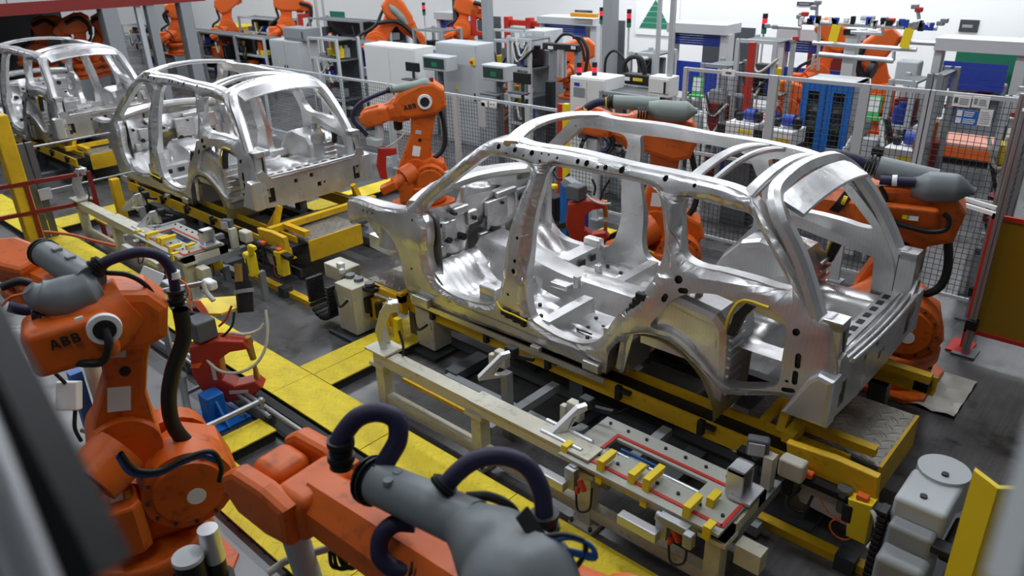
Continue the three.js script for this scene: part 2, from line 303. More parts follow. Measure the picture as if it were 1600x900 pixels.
const car = thing('car_body', 'bare aluminium car body with the black sealing blocks beside the grey clamping table', 'car body', [-3.7, 0.5, CZ], 'aluminium car bodies on the conveyor');
{
  const A = M.alu;
  for (const s of [1, -1]) {
    const m = mb().add(skin(s, 0, [...CAR.holes, ...(s > 0 ? CAR.small : CAR.small.slice(0, 16))])).add(skin(s, 0.12, CAR.holes)).add(rim(s, CAR.outer, 0.12));
    for (const h of CAR.holes) m.add(rim(s, h, 0.12));
    const sp = m.build('side_panel', A, car);
    const plugs = mb(); for (const l of (s > 0 ? CAR.small : CAR.small.slice(0, 16))) { let cx = 0, cy = 0; for (const p of l) { cx += p[0] / l.length; cy += p[1] / l.length; } const zz = CZ + s * (halfW(cx, cy) - relief(cx, cy) - 0.012); const sh = new THREE.Shape(l.map((p) => new THREE.Vector2(...p))); const g = new THREE.ShapeGeometry(sh); g.translate(0, 0, zz); plugs.add(g); }
    stuff(plugs.build('grommet', M.black, car));
    const fh = mb(); for (const [x, d] of [[-4.5, 0.62], [-4.42, 0.38], [-4.05, 0.66], [-4.0, 0.44], [-3.85, 0.6], [-3.45, 0.34], [-3.3, 0.66], [-3.2, 0.5], [-3.15, 0.36], [-3.4, 0.52]]) { const z = CZ + s * d; fh.cyl([x, 0.69, z], [x, 0.727, z], 0.018, 0.018, 10); } for (const [x, d] of [[-3.38, 0.6], [-3.25, 0.42]]) fh.box(x, 0.718, CZ + s * d, 0.16, 0.012, 0.012);
    stuff(fh.build('floor_plug', M.black, car));
    // sill flange and jig tabs
    mb().box(-4.1, 0.545, CZ + s * 0.9, 2.3, 0.05, 0.012).build('sill_flange', A, car);
    mb().rbox(-5.05, 0.62, CZ + s * 0.935, 0.22, 0.09, 0.06, 0.012).rbox(-3.05, 0.66, CZ + s * 0.935, 0.16, 0.08, 0.05, 0.012).rbox(-3.62, 0.62, CZ + s * 0.94, 0.1, 0.05, 0.05, 0.012).build('jacking_bracket', A, car);
    // wheel house: rounded box-like dome behind the arch
    const wz = CZ + s * 0.645, out = [[-2.86, 0.62], [-2.84, 0.95], [-2.74, 1.22], [-2.58, 1.4], [-2.42, 1.45], [-2.08, 1.4], [-1.99, 1.3], [-1.97, 1.0], [-1.98, 0.72], [-2.08, 0.68], [-2.2, 0.9], [-2.4, 1.05], [-2.62, 1.06], [-2.78, 0.9], [-2.82, 0.62]];
    const bulge = mb().prism(out, 0.44, new THREE.Matrix4().setPosition(0, 0, wz), 0.06);
    bulge.add(gridSurf(14, 10, (u, v) => { const x = -2.66 + 0.6 * u, y = 0.98 + 0.42 * v * (1 - 0.25 * u), t = Math.max(0, 1 - Math.abs(u - 0.55) * 2.2) * Math.max(0, 1 - Math.abs(v - 0.5) * 2); return [x, y, wz + s * (0.222 - 0.05 * t)]; }));
    bulge.build('wheel_house', A, car);
    mb().add(gridSurf(24, 6, (u, v) => { const a = Math.PI * (1.04 - 1.1 * u), x = -2.53 + 0.47 * Math.cos(a) * (1 + 0.1 * u), y = 0.6 + 0.47 * Math.sin(a) + (u > 0.9 ? 0 : 0); return [x, Math.max(0.58, y), CZ + s * (0.9 - 0.5 * v)]; })).build('wheel_arch_liner', std(0xb9ad78, 0.5, 0.6), car);
    const bead = mb(); for (let i = 0; i < 8; i++) bead.rbox(-1.975, 0.8 + i * 0.07, wz + s * 0.1, 0.03, 0.022, 0.2, 0.01); stuff(bead.build('wheel_house_bead', A, car));
    mb().cyl([-2.25, 1.08, wz + s * 0.2], [-2.25, 1.08, wz + s * 0.226], 0.045, 0.04, 18).build('wheel_house_boss', A, car);
    // rail above the wheel house and inner bracing
    mb().bar([-2.3, 1.58, CZ + s * 0.76], [-1.55, 1.46, CZ + s * 0.74], 0.08, 0.1).bar([-2.3, 1.5, CZ + s * 0.72], [-2.25, 0.95, CZ + s * 0.7], 0.05, 0.05).build('quarter_rail', A, car);
    // lamp pocket at the rear corner
    mb().span(-1.42, -1.3, 1.0, 1.53, CZ + s * 0.64, CZ + s * 0.66).span(-1.42, -1.3, 1.0, 1.53, CZ + s * 0.76, CZ + s * 0.78).span(-1.42, -1.3, 1.48, 1.54, CZ + s * 0.64, CZ + s * 0.78).span(-1.42, -1.3, 0.98, 1.06, CZ + s * 0.64, CZ + s * 0.78).build('lamp_pocket', A, car);
    mb().span(-1.43, -1.41, 1.04, 1.5, CZ + s * 0.655, CZ + s * 0.765).build('lamp_opening', M.black, car);
    mb().prism([[-0.2, 0], [0.1, 0], [0.1, 0.34], [0.0, 0.36], [-0.06, 0.3]], 0.16, new THREE.Matrix4().makeRotationY(0.0).setPosition(-1.36, 0.86, CZ + s * 0.82), 0.03).build('bumper_crash_box', M.aluPlain, car);
    // front: strut tower, long member, upper apron
    mb().bar([-5.1, 0.72, CZ + s * 0.5], [-6.3, 0.82, CZ + s * 0.5], 0.11, 0.15).bar([-5.3, 1.36, CZ + s * 0.76], [-6.28, 1.26, CZ + s * 0.6], 0.1, 0.12).build('front_rail', A, car);
    mb().lathe([[0.0, 0.36], [0.1, 0.36], [0.11, 0.33], [0.17, 0.32], [0.22, 0.05], [0.24, 0]], new THREE.Matrix4().setPosition(-5.72, 0.95, CZ + s * 0.58)).rbox(-5.75, 1.12, CZ + s * 0.6, 0.5, 0.24, 0.2, 0.05).build('strut_tower', A, car);
    mb().add(gridSurf(10, 6, (u, v) => [-5.2 - 0.95 * u, 0.84 + (0.46 - 0.1 * u) * v, CZ + s * (0.52 + 0.2 * v)])).build('front_wheel_house', A, car);
    // front door hinge pillar inner and footwell side
    mb().add(gridSurf(5, 6, (u, v) => [-5.1 + 0.22 * u, 0.72 + 0.75 * v, CZ + s * (0.79 - 0.03 * Math.sin(u * 3.1))])).build('hinge_pillar_inner', A, car);
    // pillar base brackets, black sealing blocks with a yellow bead
    const blk = mb(); for (let i = 0; i < 6; i++) blk.rbox(-3.98 + i * 0.045, 0.845 - 0.006 * i, CZ + s * 0.925, 0.05, 0.06 + 0.02 * (i % 2), 0.06, 0.012);
    blk.build('sealing_block', M.black, car);
    mb().tube([[-4.06, 0.91, CZ + s * 0.935], [-3.98, 0.875, CZ + s * 0.96], [-3.84, 0.868, CZ + s * 0.962], [-3.7, 0.845, CZ + s * 0.95]], 0.008, 16, 6).build('sealant_bead', M.yellowPlain, car);
    const blk2 = mb(); for (let i = 0; i < 5; i++) blk2.rbox(-2.76 + 0.025 * i, 1.16 + 0.05 * i, CZ + s * 0.88, 0.09, 0.06, 0.05, 0.015);
    blk2.build('sealing_block', M.black, car);
    mb().tube([[-2.02, 1.28, CZ + s * 0.84], [-1.99, 1.42, CZ + s * 0.85], [-1.93, 1.53, CZ + s * 0.83], [-1.75, 1.53, CZ + s * 0.82]], 0.012, 16, 6).build('sealant_bead', M.yellowPlain, car);
    mb().prism([[-2.0, 1.26], [-1.97, 1.42], [-1.9, 1.52], [-1.83, 1.52], [-1.9, 1.42], [-1.95, 1.26]], 0.05, new THREE.Matrix4().setPosition(0, 0, CZ + s * 0.82)).build('rubber_strip', M.black, car);
  }
  // floor: pressed pan, tunnel, seat cross members, heel board and boot floor
  const floorY = (x, z) => {
    const d = Math.abs(z - CZ); let y = 0.70 + 0.012 * Math.sin(x * 14) * (d > 0.3 ? 1 : 0) + 0.008 * Math.sin(z * 30);
    const tw = 0.3 - 0.1 * smooth(-4.9, -3.9, x), th = 0.34 - 0.14 * smooth(-4.9, -3.9, x); y = Math.max(y, 0.7 + th * (1 - smooth(tw * 0.55, tw, d)));
    if (x < -4.62) y = Math.max(y, 0.7 + 0.26 * (1 - smooth(-5.02, -4.62, x)));
    if (d > 0.34 && d < 0.8) y += 0.012 * (1 - smooth(0.012, 0.03, Math.abs(((d * 6.5) % 1) - 0.5) * 0.16)) * (Math.sin(x * 5) > -0.3 ? 1 : 0);
    return y;
  };
  mb().add(gridSurf(60, 44, (u, v) => { const x = -5.02 + 2.05 * u, z = CZ - 0.86 + 1.72 * v; return [x, floorY(x, z), z]; })).build('floor_pan', A, car);
  for (const s of [1, -1]) {
    const c = mb();
    c.prism([[-0.11, 0], [-0.08, 0.16], [0.08, 0.16], [0.11, 0]], 0.56, new THREE.Matrix4().setPosition(-4.3, 0.7, CZ + s * 0.53)).rbox(-4.3, 0.88, CZ + s * 0.76, 0.2, 0.1, 0.1, 0.02);
    c.build('seat_cross_member', A, car);
    mb().prism([[-0.07, 0], [-0.05, 0.13], [0.05, 0.13], [0.07, 0]], 0.6, new THREE.Matrix4().setPosition(-3.62, 0.7, CZ + s * 0.52)).build('seat_cross_member', A, car);
    mb().box(-4.185, 0.79, CZ + s * 0.42, 0.012, 0.06, 0.09).box(-4.185, 0.79, CZ + s * 0.6, 0.012, 0.06, 0.07).build('cross_member_slot', M.black, car);
    mb().rbox(-3.95, 0.84, CZ + s * 0.2, 0.2, 0.05, 0.1, 0.015).rbox(-3.8, 0.9, CZ + s * 0.16, 0.06, 0.12, 0.05, 0.01).build('seat_bracket', A, car);
  }
  mb().add(gridSurf(36, 30, (u, v) => { const x = -2.98 + 1.66 * u, z = CZ - 0.7 + 1.4 * v; const step = 0.72 + 0.3 * smooth(-2.98, -2.82, x) + 0.1 * smooth(-2.5, -2.35, x); const well = 0.16 * smooth(-1.95, -1.8, x) * (1 - smooth(0.45, 0.55, Math.abs(z - CZ))); return [x, step - well + 0.012 * Math.sin(z * 26) * smooth(-2.8, -2.7, x), z]; })).build('rear_floor', A, car);
  mb().bar([-2.6, 1.14, CZ - 0.72], [-2.6, 1.14, CZ + 0.72], 0.1, 0.07).bar([-3.0, 0.86, CZ - 0.8], [-3.0, 0.86, CZ + 0.8], 0.08, 0.18).build('rear_cross_member', A, car);
  mb().rbox(-2.2, 1.3, CZ + 0.3, 0.3, 0.1, 0.34, 0.02).rbox(-2.2, 1.22, CZ + 0.3, 0.2, 0.12, 0.2, 0.02).build('mounting_bracket', A, car);
  // dash panel and cowl
  mb().add(gridSurf(30, 16, (u, v) => { const z = CZ - 0.82 + 1.64 * u, y = 0.78 + 0.66 * v, d = Math.abs(z - CZ); const x = -5.06 - 0.06 * v + 0.04 * Math.sin(u * 19) * Math.sin(v * 7) - (d < 0.26 ? 0.12 * (1 - smooth(0.4, 0.75, v)) * (1 - smooth(0.15, 0.26, d)) : 0); return [x, y, z]; })).build('dash_panel', A, car);
  const ribs = mb(); for (const [z, y, w, h] of [[0.5, 1.2, 0.16, 0.2], [0.2, 1.25, 0.14, 0.14], [-0.15, 1.2, 0.3, 0.3], [-0.55, 1.25, 0.26, 0.24], [0.62, 1.0, 0.1, 0.16], [0.34, 1.36, 0.2, 0.08], [-0.3, 1.38, 0.3, 0.06], [0.05, 1.0, 0.12, 0.1], [-0.7, 1.02, 0.1, 0.24], [0.7, 1.26, 0.08, 0.18]]) ribs.rbox(-5.08, y, CZ + z, 0.06, h, w, 0.02);
  ribs.each('dash_bracket', A, car);
  const hol = mb(); for (const [z, y, r] of [[0.36, 1.1, 0.035], [-0.05, 1.06, 0.03], [0.55, 1.12, 0.03], [-0.5, 1.28, 0.045], [0.2, 1.25, 0.022], [-0.6, 1.08, 0.02], [0.66, 1.3, 0.02], [-0.2, 1.3, 0.016], [0.45, 1.36, 0.016]]) hol.cyl([-5.02, y, CZ + z], [-5.1, y, CZ + z], r, r, 12);
  hol.each('dash_hole', M.black, car);
  const cowl = []; for (let i = 0; i <= 20; i++) { const t = i / 20 * 2 - 1; cowl.push(V(-5.18 - 0.2 * (1 - t * t), 1.5 + 0.04 * (1 - t * t), CZ + t * 0.8)); }
  mb().add(sweep(cowl, rectProf(0.2, 0.1, 0.3), UP)).build('cowl', A, car);
  // roof cross pieces
  const arc = (x, bow, y, rise, hw, n = 24) => { const p = []; for (let i = 0; i <= n; i++) { const t = i / n * 2 - 1; p.push(V(x - bow * (1 - t * t), y + rise * (1 - t * t), CZ + t * hw)); } return p; };
  mb().add(sweep(arc(-4.1, 0.16, 2.21, 0.06, 0.655), rectProf(0.13, 0.05, 0.3), UP)).build('windscreen_header', A, car);
  mb().add(sweep(arc(-2.5, 0, 2.16, 0.1, 0.64), rectProf(0.09, 0.03, 0.3), UP)).add(sweep(arc(-2.36, 0, 2.15, 0.1, 0.64), rectProf(0.05, 0.04, 0.3), UP)).each('roof_bow', A, car);
  // tailgate ring: a wide boxed frame round the rear opening
  const ring = []; for (const [x, y, z] of [[-1.36, 1.12, 0.74], [-1.42, 1.4, 0.735], [-1.5, 1.58, 0.72], [-1.66, 1.86, 0.675], [-1.84, 2.08, 0.62], [-1.93, 2.17, 0.5], [-1.96, 2.21, 0.25], [-1.97, 2.22, 0]]) ring.push([x, y, z]);
  const full = [...ring.map((p) => V(p[0], p[1], CZ + p[2])), ...ring.slice(0, -1).reverse().map((p) => V(p[0], p[1], CZ - p[2]))];
  mb().add(sweep(spline(full, 60), rectProf(0.12, 0.1, 0.3), V(1, 0.55, 0).normalize())).build('tailgate_ring', A, car);
  mb().add(sweep(arc(-1.8, 0, 2.12, 0.05, 0.56), rectProf(0.2, 0.03, 0.3), V(0.45, 1, 0).normalize())).add(sweep(arc(-2.08, 0, 2.14, 0.1, 0.6), rectProf(0.1, 0.05, 0.3), UP)).each('tailgate_header', A, car);
  // rear valance with its square openings and slotted top rail
  const hole = (z, y, w, h) => [[z - w, y - h], [z + w, y - h], [z + w, y + h], [z - w, y + h]];
  const val = [[-0.76, 0.86], [-0.3, 0.82], [0.3, 0.82], [0.76, 0.86], [0.78, 1.3], [0.7, 1.32], [0.6, 1.2], [-0.6, 1.2], [-0.7, 1.32], [-0.78, 1.3]];
  const rm = new THREE.Matrix4().makeRotationY(-Math.PI / 2).setPosition(-1.29, 0, CZ);
  mb().prism(val, 0.03, rm, 0, [hole(0.64, 1.0, 0.05, 0.09), hole(-0.64, 1.0, 0.05, 0.09), hole(0.28, 1.1, 0.025, 0.025), hole(-0.05, 0.98, 0.03, 0.03), hole(-0.13, 0.99, 0.015, 0.015), hole(0.05, 1.12, 0.025, 0.025)]).build('rear_valance', A, car);
  for (const [z, y, w, hh] of [[0.64, 1.0, 0.06, 0.1], [-0.64, 1.0, 0.06, 0.1], [0.28, 1.1, 0.03, 0.03], [-0.05, 0.98, 0.04, 0.04], [-0.13, 0.99, 0.02, 0.02], [0.05, 1.12, 0.03, 0.03]]) mb().span(-1.34, -1.31, y - hh, y + hh, CZ + z - w, CZ + z + w).build('valance_recess', M.black, car);
  const rr1 = mb(); for (let i = 0; i < 3; i++) rr1.add(sweep(arc(-1.34 + 0.045 * i, -0.02, 1.215 + 0.012 * i, 0, 0.62), rectProf(0.022, 0.03, 0.3), UP));
  rr1.box(-1.42, 1.2, CZ, 0.1, 0.02, 1.3).build('boot_sill', A, car);
  const sl = mb(); for (let i = 0; i < 9; i++) sl.rbox(-1.425, 1.211, CZ - 0.52 + i * 0.13, 0.045, 0.006, 0.075, 0.002);
  sl.build('boot_sill_slot', M.black, car);
}
const CAR_STEP = 6.65;
const car1 = copyOf(car, [-3.7 - 6.95, 0.44, CZ - 0.1], 'bare aluminium car body whose bright tailgate frame faces the grey robot hoses');
const car3 = copyOf(car, [-3.7 - 13.3, 0.42, CZ - 0.05], 'bare aluminium car body in the dark beside the yellow pillar');

// ---------------------------------------------------------------- yellow tread-plate walkways
function walkway(label, rects, seam, y = 0.1) {
  const c = rects[0]; const t = thing('walkway', label, 'walkway', [(c[0] + c[1]) / 2, 0, (c[2] + c[3]) / 2], 'yellow tread plate walkways');
  const sk = mb();
  for (const [x0, x1, z0, z1] of rects) {
    const lx = x1 - x0, lz = z1 - z0, n = Math.max(1, Math.round(Math.max(lx, lz) / seam));
    for (let i = 0; i < n; i++) { const a = i / n, b = (i + 1) / n, g = n > 1 ? 0.004 : 0; const q = lx >= lz ? [x0 + lx * a + g, x0 + lx * b - g, z0, z1] : [x0, x1, z0 + lz * a + g, z0 + lz * b - g]; mb().span(q[0], q[1], y - 0.012, y + 0.0015 * (i % 2), q[2], q[3]).build('tread_panel', M.yellowPlate, t, 1.7); }
    sk.span(x0 + 0.012, x1 - 0.012, 0, y - 0.014, z0 + 0.012, z1 - 0.012);
  }
  sk.build('walkway_skirt', M.rubber, t); return t;
}
walkway('long yellow tread plate walkway running beside the clamping tables', [[-14.5, 0.9, -3.14, -2.72]], 1.28);
walkway('yellow tread plate crossing under the conveyor between two car bodies', [[-5.72, -5.5, -8.0, -3.145], [-5.49, -5.22, -6.4, -3.145]], 1.6);
walkway('yellow tread plate platform around the foreground robots with a cut-out', [[-5.24, -4.98, -2.44, -1.65], [-4.975, -4.5, -2.0, -1.65], [-4.495, -1.95, -2.44, -1.65]], 1.2);
walkway('yellow tread plate crossing behind the car body with the bright tailgate frame', [[-9.95, -9.5, -7.9, -5.9]], 1.2);
walkway('yellow tread plate crossing near the red guard rail', [[-12.35, -11.85, -6.2, -3.145]], 1.6);
{ // black cable gutter beside the walkway, with conduits
  const t = thing('cable_gutter', 'black cable gutter with grey conduits along the yellow walkway', 'gutter', [-4, 0, -2.6]);
  mb().span(-9, 0.8, 0, 0.075, -2.7, -2.62).span(-9, 0.8, 0, 0.03, -2.62, -2.47).build('channel', M.rubber, t);
  mb().cyl([-8.5, 0.16, -2.52], [-0.6, 0.16, -2.52], 0.022).cyl([-8.5, 0.16, -2.465], [-5.1, 0.16, -2.465], 0.018).each('conduit', M.steel, t);
  for (const x of [-8, -6.6, -5.2, -3.8, -2.2, -1]) mb().box(x, 0.08, -2.5, 0.05, 0.16, 0.1).build('conduit_clip', M.steelDark, t);
}
{ const t = thing('conduit', 'grey pipe branching off across the small yellow platform strip', 'pipe', [-5, 0, -2.2]);
  mb().cyl([-5.26, 0.24, -2.5], [-5.26, 0.24, -1.7], 0.022).cyl([-5.26, 0.24, -2.49], [-5.26, 0.1, -2.49], 0.022).sphere([-5.26, 0.24, -2.49], 0.032).build('pipe_run', M.steel, t);
  mb().cyl([-5.33, 0.2, -2.5], [-5.33, 0.2, -1.7], 0.018).build('pipe_run', M.steel, t); }

// ---------------------------------------------------------------- the yellow conveyor stations that carry the bodies
function station(dx, label) {
  const t = thing('conveyor_station', label, 'conveyor', [-3.4 + dx, 0, CZ], 'yellow conveyor stations under the car bodies'), X = (x) => x + dx;
  for (const s of [1, -1]) {
    const z0 = CZ + s * 0.83;
    mb().span(X(-5.5), X(-1.02), 0.38, 0.52, z0 - 0.012, z0 + 0.012).span(X(-5.5), X(-1.02), 0.38, 0.395, z0, z0 - s * 0.06).build('rail_plate', M.yellow, t);
    mb().span(X(-5.5), X(-1.15), 0.44, 0.58, z0 - s * 0.17 - 0.012, z0 - s * 0.17 + 0.012).build('rail_plate', M.yellow, t);
    mb().span(X(-5.5), X(-1.05), 0.44, 0.515, z0 - s * 0.02, z0 - s * 0.15).build('chain_guide', M.blackMetal, t);
    for (let i = 0; i < 6; i++) { const x = X(-5.0 + i * 0.72); mb().rbox(x, 0.47, z0 + s * 0.03, 0.05, 0.12, 0.05, 0.008).box(x + 0.06, 0.5, z0 + s * 0.03, 0.1, 0.03, 0.04).build('chain_clamp', M.black, t); }
    // support feet
    for (const x of [-5.35, -3.3, -1.4]) mb().box(X(x), 0.19, z0 - s * 0.08, 0.14, 0.38, 0.12).box(X(x), 0.015, z0 - s * 0.08, 0.3, 0.03, 0.26).build('support_leg', M.steelDark, t);
    // diagonal yellow props under the body
    mb().bar([X(-1.75), 0.58, z0 - s * 0.17], [X(-1.62), 0.83, z0 - s * 0.28], 0.05).bar([X(-1.62), 0.56, z0 - s * 0.17], [X(-1.62), 0.84, z0 - s * 0.28], 0.06).build('prop', M.yellow, t);
    mb().bar([X(-5.0), 0.5, z0 - s * 0.1], [X(-5.0), 0.62, z0 - s * 0.1], 0.08).build('prop', M.yellow, t);
  }
  mb().span(X(-1.56), X(-1.48), 0.58, 0.65, CZ - 0.8, CZ + 0.8).build('cross_beam', M.yellow, t);
  mb().span(X(-1.5), X(-1.02), 0.6, 0.66, CZ - 0.62, CZ - 0.54).span(X(-1.5), X(-1.02), 0.6, 0.66, CZ + 0.62, CZ + 0.55).each('cross_beam', M.yellow, t);
  mb().span(X(-5.3), X(-5.2), 0.48, 0.56, CZ - 0.8, CZ + 0.8).span(X(-3.3), X(-3.22), 0.4, 0.47, CZ - 0.8, CZ + 0.8).each('cross_beam', M.yellow, t);
  // tread plate at the outlet end with its yellow apron
  mb().span(X(-1.9), X(-1.44), 0.53, 0.55, CZ - 0.14, CZ + 0.62).build('tread_plate', M.steelPlate, t, 2.2);
  mb().span(X(-1.435), X(-0.98), 0.53, 0.55, CZ - 0.14, CZ + 0.62).build('tread_plate', M.steelPlate, t, 2.2);
  mb().span(X(-0.98), X(-0.96), 0.3, 0.555, CZ - 0.14, CZ + 0.62).build('apron', M.yellow, t); mb().span(X(-1.9), X(-0.98), 0.3, 0.525, CZ - 0.12, CZ - 0.1).build('plate_web', M.yellow, t);
  // dark bed frame on the floor
  mb().span(X(-5.4), X(-1.2), 0.03, 0.14, CZ + 0.55, CZ + 0.65).span(X(-5.4), X(-1.2), 0.03, 0.14, CZ - 0.65, CZ - 0.55).span(X(-4.6), X(-4.45), 0.03, 0.12, CZ - 1.1, CZ + 1.1).span(X(-2.3), X(-2.15), 0.03, 0.12, CZ - 1.1, CZ + 1.1).each('bed_frame', M.greyDark, t);
  mb().rbox(X(-4.0), 0.2, CZ + 0.1, 0.9, 0.26, 0.6, 0.03).rbox(X(-2.8), 0.16, CZ + 0.2, 0.6, 0.2, 0.5, 0.03).each('lift_housing', M.greyPaint, t);
  mb().cyl([X(-4.35), 0.2, CZ + 0.45], [X(-4.05), 0.2, CZ + 0.45], 0.07).cyl([X(-4.2), 0.12, CZ + 0.55], [X(-3.9), 0.12, CZ + 0.6], 0.05).each('drive_motor', M.blackMetal, t);
  mb().tube([[X(-3.3), 0.35, CZ + 0.7], [X(-3.1), 0.2, CZ + 0.85], [X(-2.9), 0.22, CZ + 0.8], [X(-2.75), 0.34, CZ + 0.72]], 0.012, 16, 6).tube([[X(-2.35), 0.36, CZ + 0.85], [X(-2.5), 0.1, CZ + 0.95], [X(-2.3), 0.02, CZ + 1.1]], 0.012, 16, 6).each('cable', M.black, t);
  return t;
}
station(0, 'yellow conveyor under the car body with the black sealing blocks');
station(-6.45, 'yellow conveyor under the car body with the bright tailgate frame');
station(-13.0, 'yellow conveyor in the dark under the car body by the yellow pillar');

// drive housings at the outlet end of each station
function driveHead(dx, label) {
  const t = thing('conveyor_drive', label, 'machine', [-1.2 + dx, 0, -4.2], 'conveyor drive heads'), X = (x) => x + dx;
  const Q = (list, z) => list.map(([x, y]) => { const p = onZ(x, y, z); return [p.x + dx, p.y]; });
  mb().prism(Q([[1224, 696], [1300, 722], [1368, 752], [1364, 802], [1330, 792], [1248, 745], [1226, 728]], -4.06), 0.06, new THREE.Matrix4().setPosition(0, 0, -4.13), 0.008).build('housing', M.yellow, t);
  mb().prism(Q([[1240, 740], [1334, 782], [1330, 832], [1290, 812], [1246, 788], [1236, 762]], -4.08), 0.04, new THREE.Matrix4().setPosition(0, 0, -4.14), 0).build('guard_plate', M.greyLight, t);
  mb().prism(Q([[1326, 778], [1364, 790], [1352, 850], [1322, 836]], -4.02), 0.1, new THREE.Matrix4().setPosition(0, 0, -4.06), 0.006).build('post', M.yellowPlain, t);
  mb().span(X(-1.02), X(-0.9), 0.0, 0.12, -4.12, -4.0).build('post_foot', M.dark, t);
  mb().span(X(-1.75), X(-0.72), 0.53, 0.56, -4.1, -4.02).span(X(-1.75), X(-0.72), 0.5, 0.53, -4.08, -4.04).build('roller_rail', M.blackMetal, t);
  for (const x of [-1.62, -1.34, -1.05]) mb().cyl([X(x), 0.54, -4.06], [X(x), 0.59, -4.06], 0.045).cyl([X(x), 0.42, -4.05], [X(x), 0.5, -4.05], 0.03).each('roller', M.steelDark, t);
  for (const [x, c] of [[-1.28, 0], [-0.94, 0]]) mb().rbox(X(x), 0.585, -4.05, 0.07, 0.04, 0.05, 0.008).build('sensor', M.orangeCable, t);
  for (const x of [-1.5, -1.38, -1.0]) mb().rbox(X(x), 0.45, -4.03, 0.06, 0.13, 0.05, 0.01).build('switch_box', M.black, t);
  mb().tube([[X(-1.3), 0.48, -4.02], [X(-1.35), 0.36, -3.98], [X(-1.25), 0.34, -3.98], [X(-1.22), 0.46, -4.02]], 0.01, 16, 6).build('cable', M.black, t);
  const ring = []; for (let i = 0; i < 14; i++) { const a = i / 14 * Math.PI * 2; ring.push([X(-1.02) + 0.07 * Math.cos(a), 0.3 + 0.07 * Math.sin(a), -4.03]); }
  mb().tube(ring, 0.006, 40, 6, true).tube([[X(-1.18), 0.46, -4.03], [X(-1.1), 0.38, -4.03], [X(-1.02), 0.37, -4.03]], 0.005, 10, 5).each('cable', M.orangeCable, t);
  return t;
}
driveHead(0, 'yellow conveyor drive head with orange cable coil beside the grey gearbox');
driveHead(-6.45, 'yellow conveyor drive head above the hanging black cable chain');
{ // grey gearbox unit at the end of the line
  const t = thing('gearbox_unit', 'grey rounded gearbox unit at the end of the conveyor', 'machine', [-0.66, 0, -4.1]);
  mb().cyl([-0.68, 0.52, -4.42], [-0.68, 0.74, -4.42], 0.15, 0.145, 28).build('drum', M.greyLight, t);
  mb().rbox(-0.69, 0.62, -4.18, 0.28, 0.2, 0.36, 0.03).build('housing', M.greyLight, t);
  mb().cyl([-0.66, 0.738, -4.36], [-0.66, 0.752, -4.36], 0.02).build('bolt', M.black, t); mb().cyl([-0.7, 0.718, -4.1], [-0.7, 0.732, -4.1], 0.02).build('bolt', M.black, t);
  mb().rbox(-0.69, 0.5, -4.0, 0.24, 0.2, 0.2, 0.03).rbox(-0.68, 0.24, -3.92, 0.26, 0.46, 0.34, 0.04).build('pedestal', M.greyPaint, t);
  mb().rbox(-0.6, 0.54, -3.96, 0.3, 0.05, 0.1, 0.01).rbox(-0.5, 0.44, -4.2, 0.1, 0.1, 0.34, 0.02).build('coupling', M.black, t);
  mb().span(-0.52, -0.47, 0, 0.16, -4.6, -3.5).span(-0.85, -0.45, 0, 0.05, -4.7, -3.5).build('base_frame', M.greyDark, t);
  const ch = mb(); for (let i = 0; i < 14; i++) ch.rbox(-0.86, 0.6 - 0.04 * i, -4.0 + 0.004 * i, 0.05, 0.03, 0.1, 0.006);
  stuff(ch.build('chain_cover', M.black, t));
  mb().tube([[-0.98, 0.56, -4.05], [-0.9, 0.52, -4.0], [-0.88, 0.36, -4.0], [-0.9, 0.3, -3.98]], 0.014, 16, 8).build('hose', M.hoseWhite, t); t.position.x += 0.06;
}
{ // floor bar
  tag(mb().span(-1.66, -0.75, 0, 0.06, -4.14, -4.06).build('floor_bar', M.yellow), 'yellow steel bar lying along the floor below the conveyor drive', 'bar');
  tag(mb().span(-8.3, -6.9, 0, 0.06, -4.14, -4.06).build('floor_bar', M.yellow), 'yellow steel bar on the floor beside the hanging cable chain', 'bar');
}

// hanging cable chain and drive columns between the two stations
{
  const t = thing('cable_chain', 'black plastic cable chain hanging in a loop under the conveyor end', 'cable chain', [-6.45, 0.2, -4.0]);
  const path = []; for (let i = 0; i <= 26; i++) { const s = i / 26; path.push(s < 0.4 ? V(-6.62, 0.5 - s * 0.62, -3.98) : s < 0.75 ? V(-6.44 - 0.18 * Math.cos((s - 0.4) / 0.35 * Math.PI), 0.25 - 0.16 * Math.sin((s - 0.4) / 0.35 * Math.PI), -3.98) : V(-6.26, 0.25 + (s - 0.75) * 1.0, -3.98)); }
  for (let i = 0; i < 26; i++) { const a = path[i], b = path[i + 1], m = a.clone().add(b).multiplyScalar(0.5), x = b.clone().sub(a).normalize(), z = V(0, 0, 1), y = z.clone().cross(x); mb().add(new RoundedBoxGeometry(a.distanceTo(b) * 0.82, 0.05, 0.2, 1, 0.008), basis(m, x, y, z)).build('chain_link', M.blackMetal, t); }
}
for (const [x, z, w, h, lab] of [[-6.0, -4.05, 0.3, 0.52, 'cream drive column beside the hanging black cable chain'], [-5.12, -4.32, 0.26, 0.42, 'cream column on the yellow crossing under the front of the car body']]) {
  const t = thing('drive_column', lab, 'column', [x, 0, z]);
  mb().rbox(x, 0.06 + h / 2, z, w, h, w * 0.9, 0.012).build('body', M.cream, t);
  mb().box(x, 0.02, z, w + 0.18, 0.04, w + 0.14).build('base_plate', M.dark, t);
  mb().rbox(x + w * 0.2, h * 0.8, z + w * 0.46, w * 0.4, 0.08, 0.02, 0.004).build('plate', M.creamPlain, t);
  mb().tube([[x - 0.1, h, z + 0.17], [x + 0.03, h * 0.75, z + 0.22], [x + 0.12, h * 0.9, z + 0.18]], 0.014, 12, 6).build('cable', M.black, t);
}
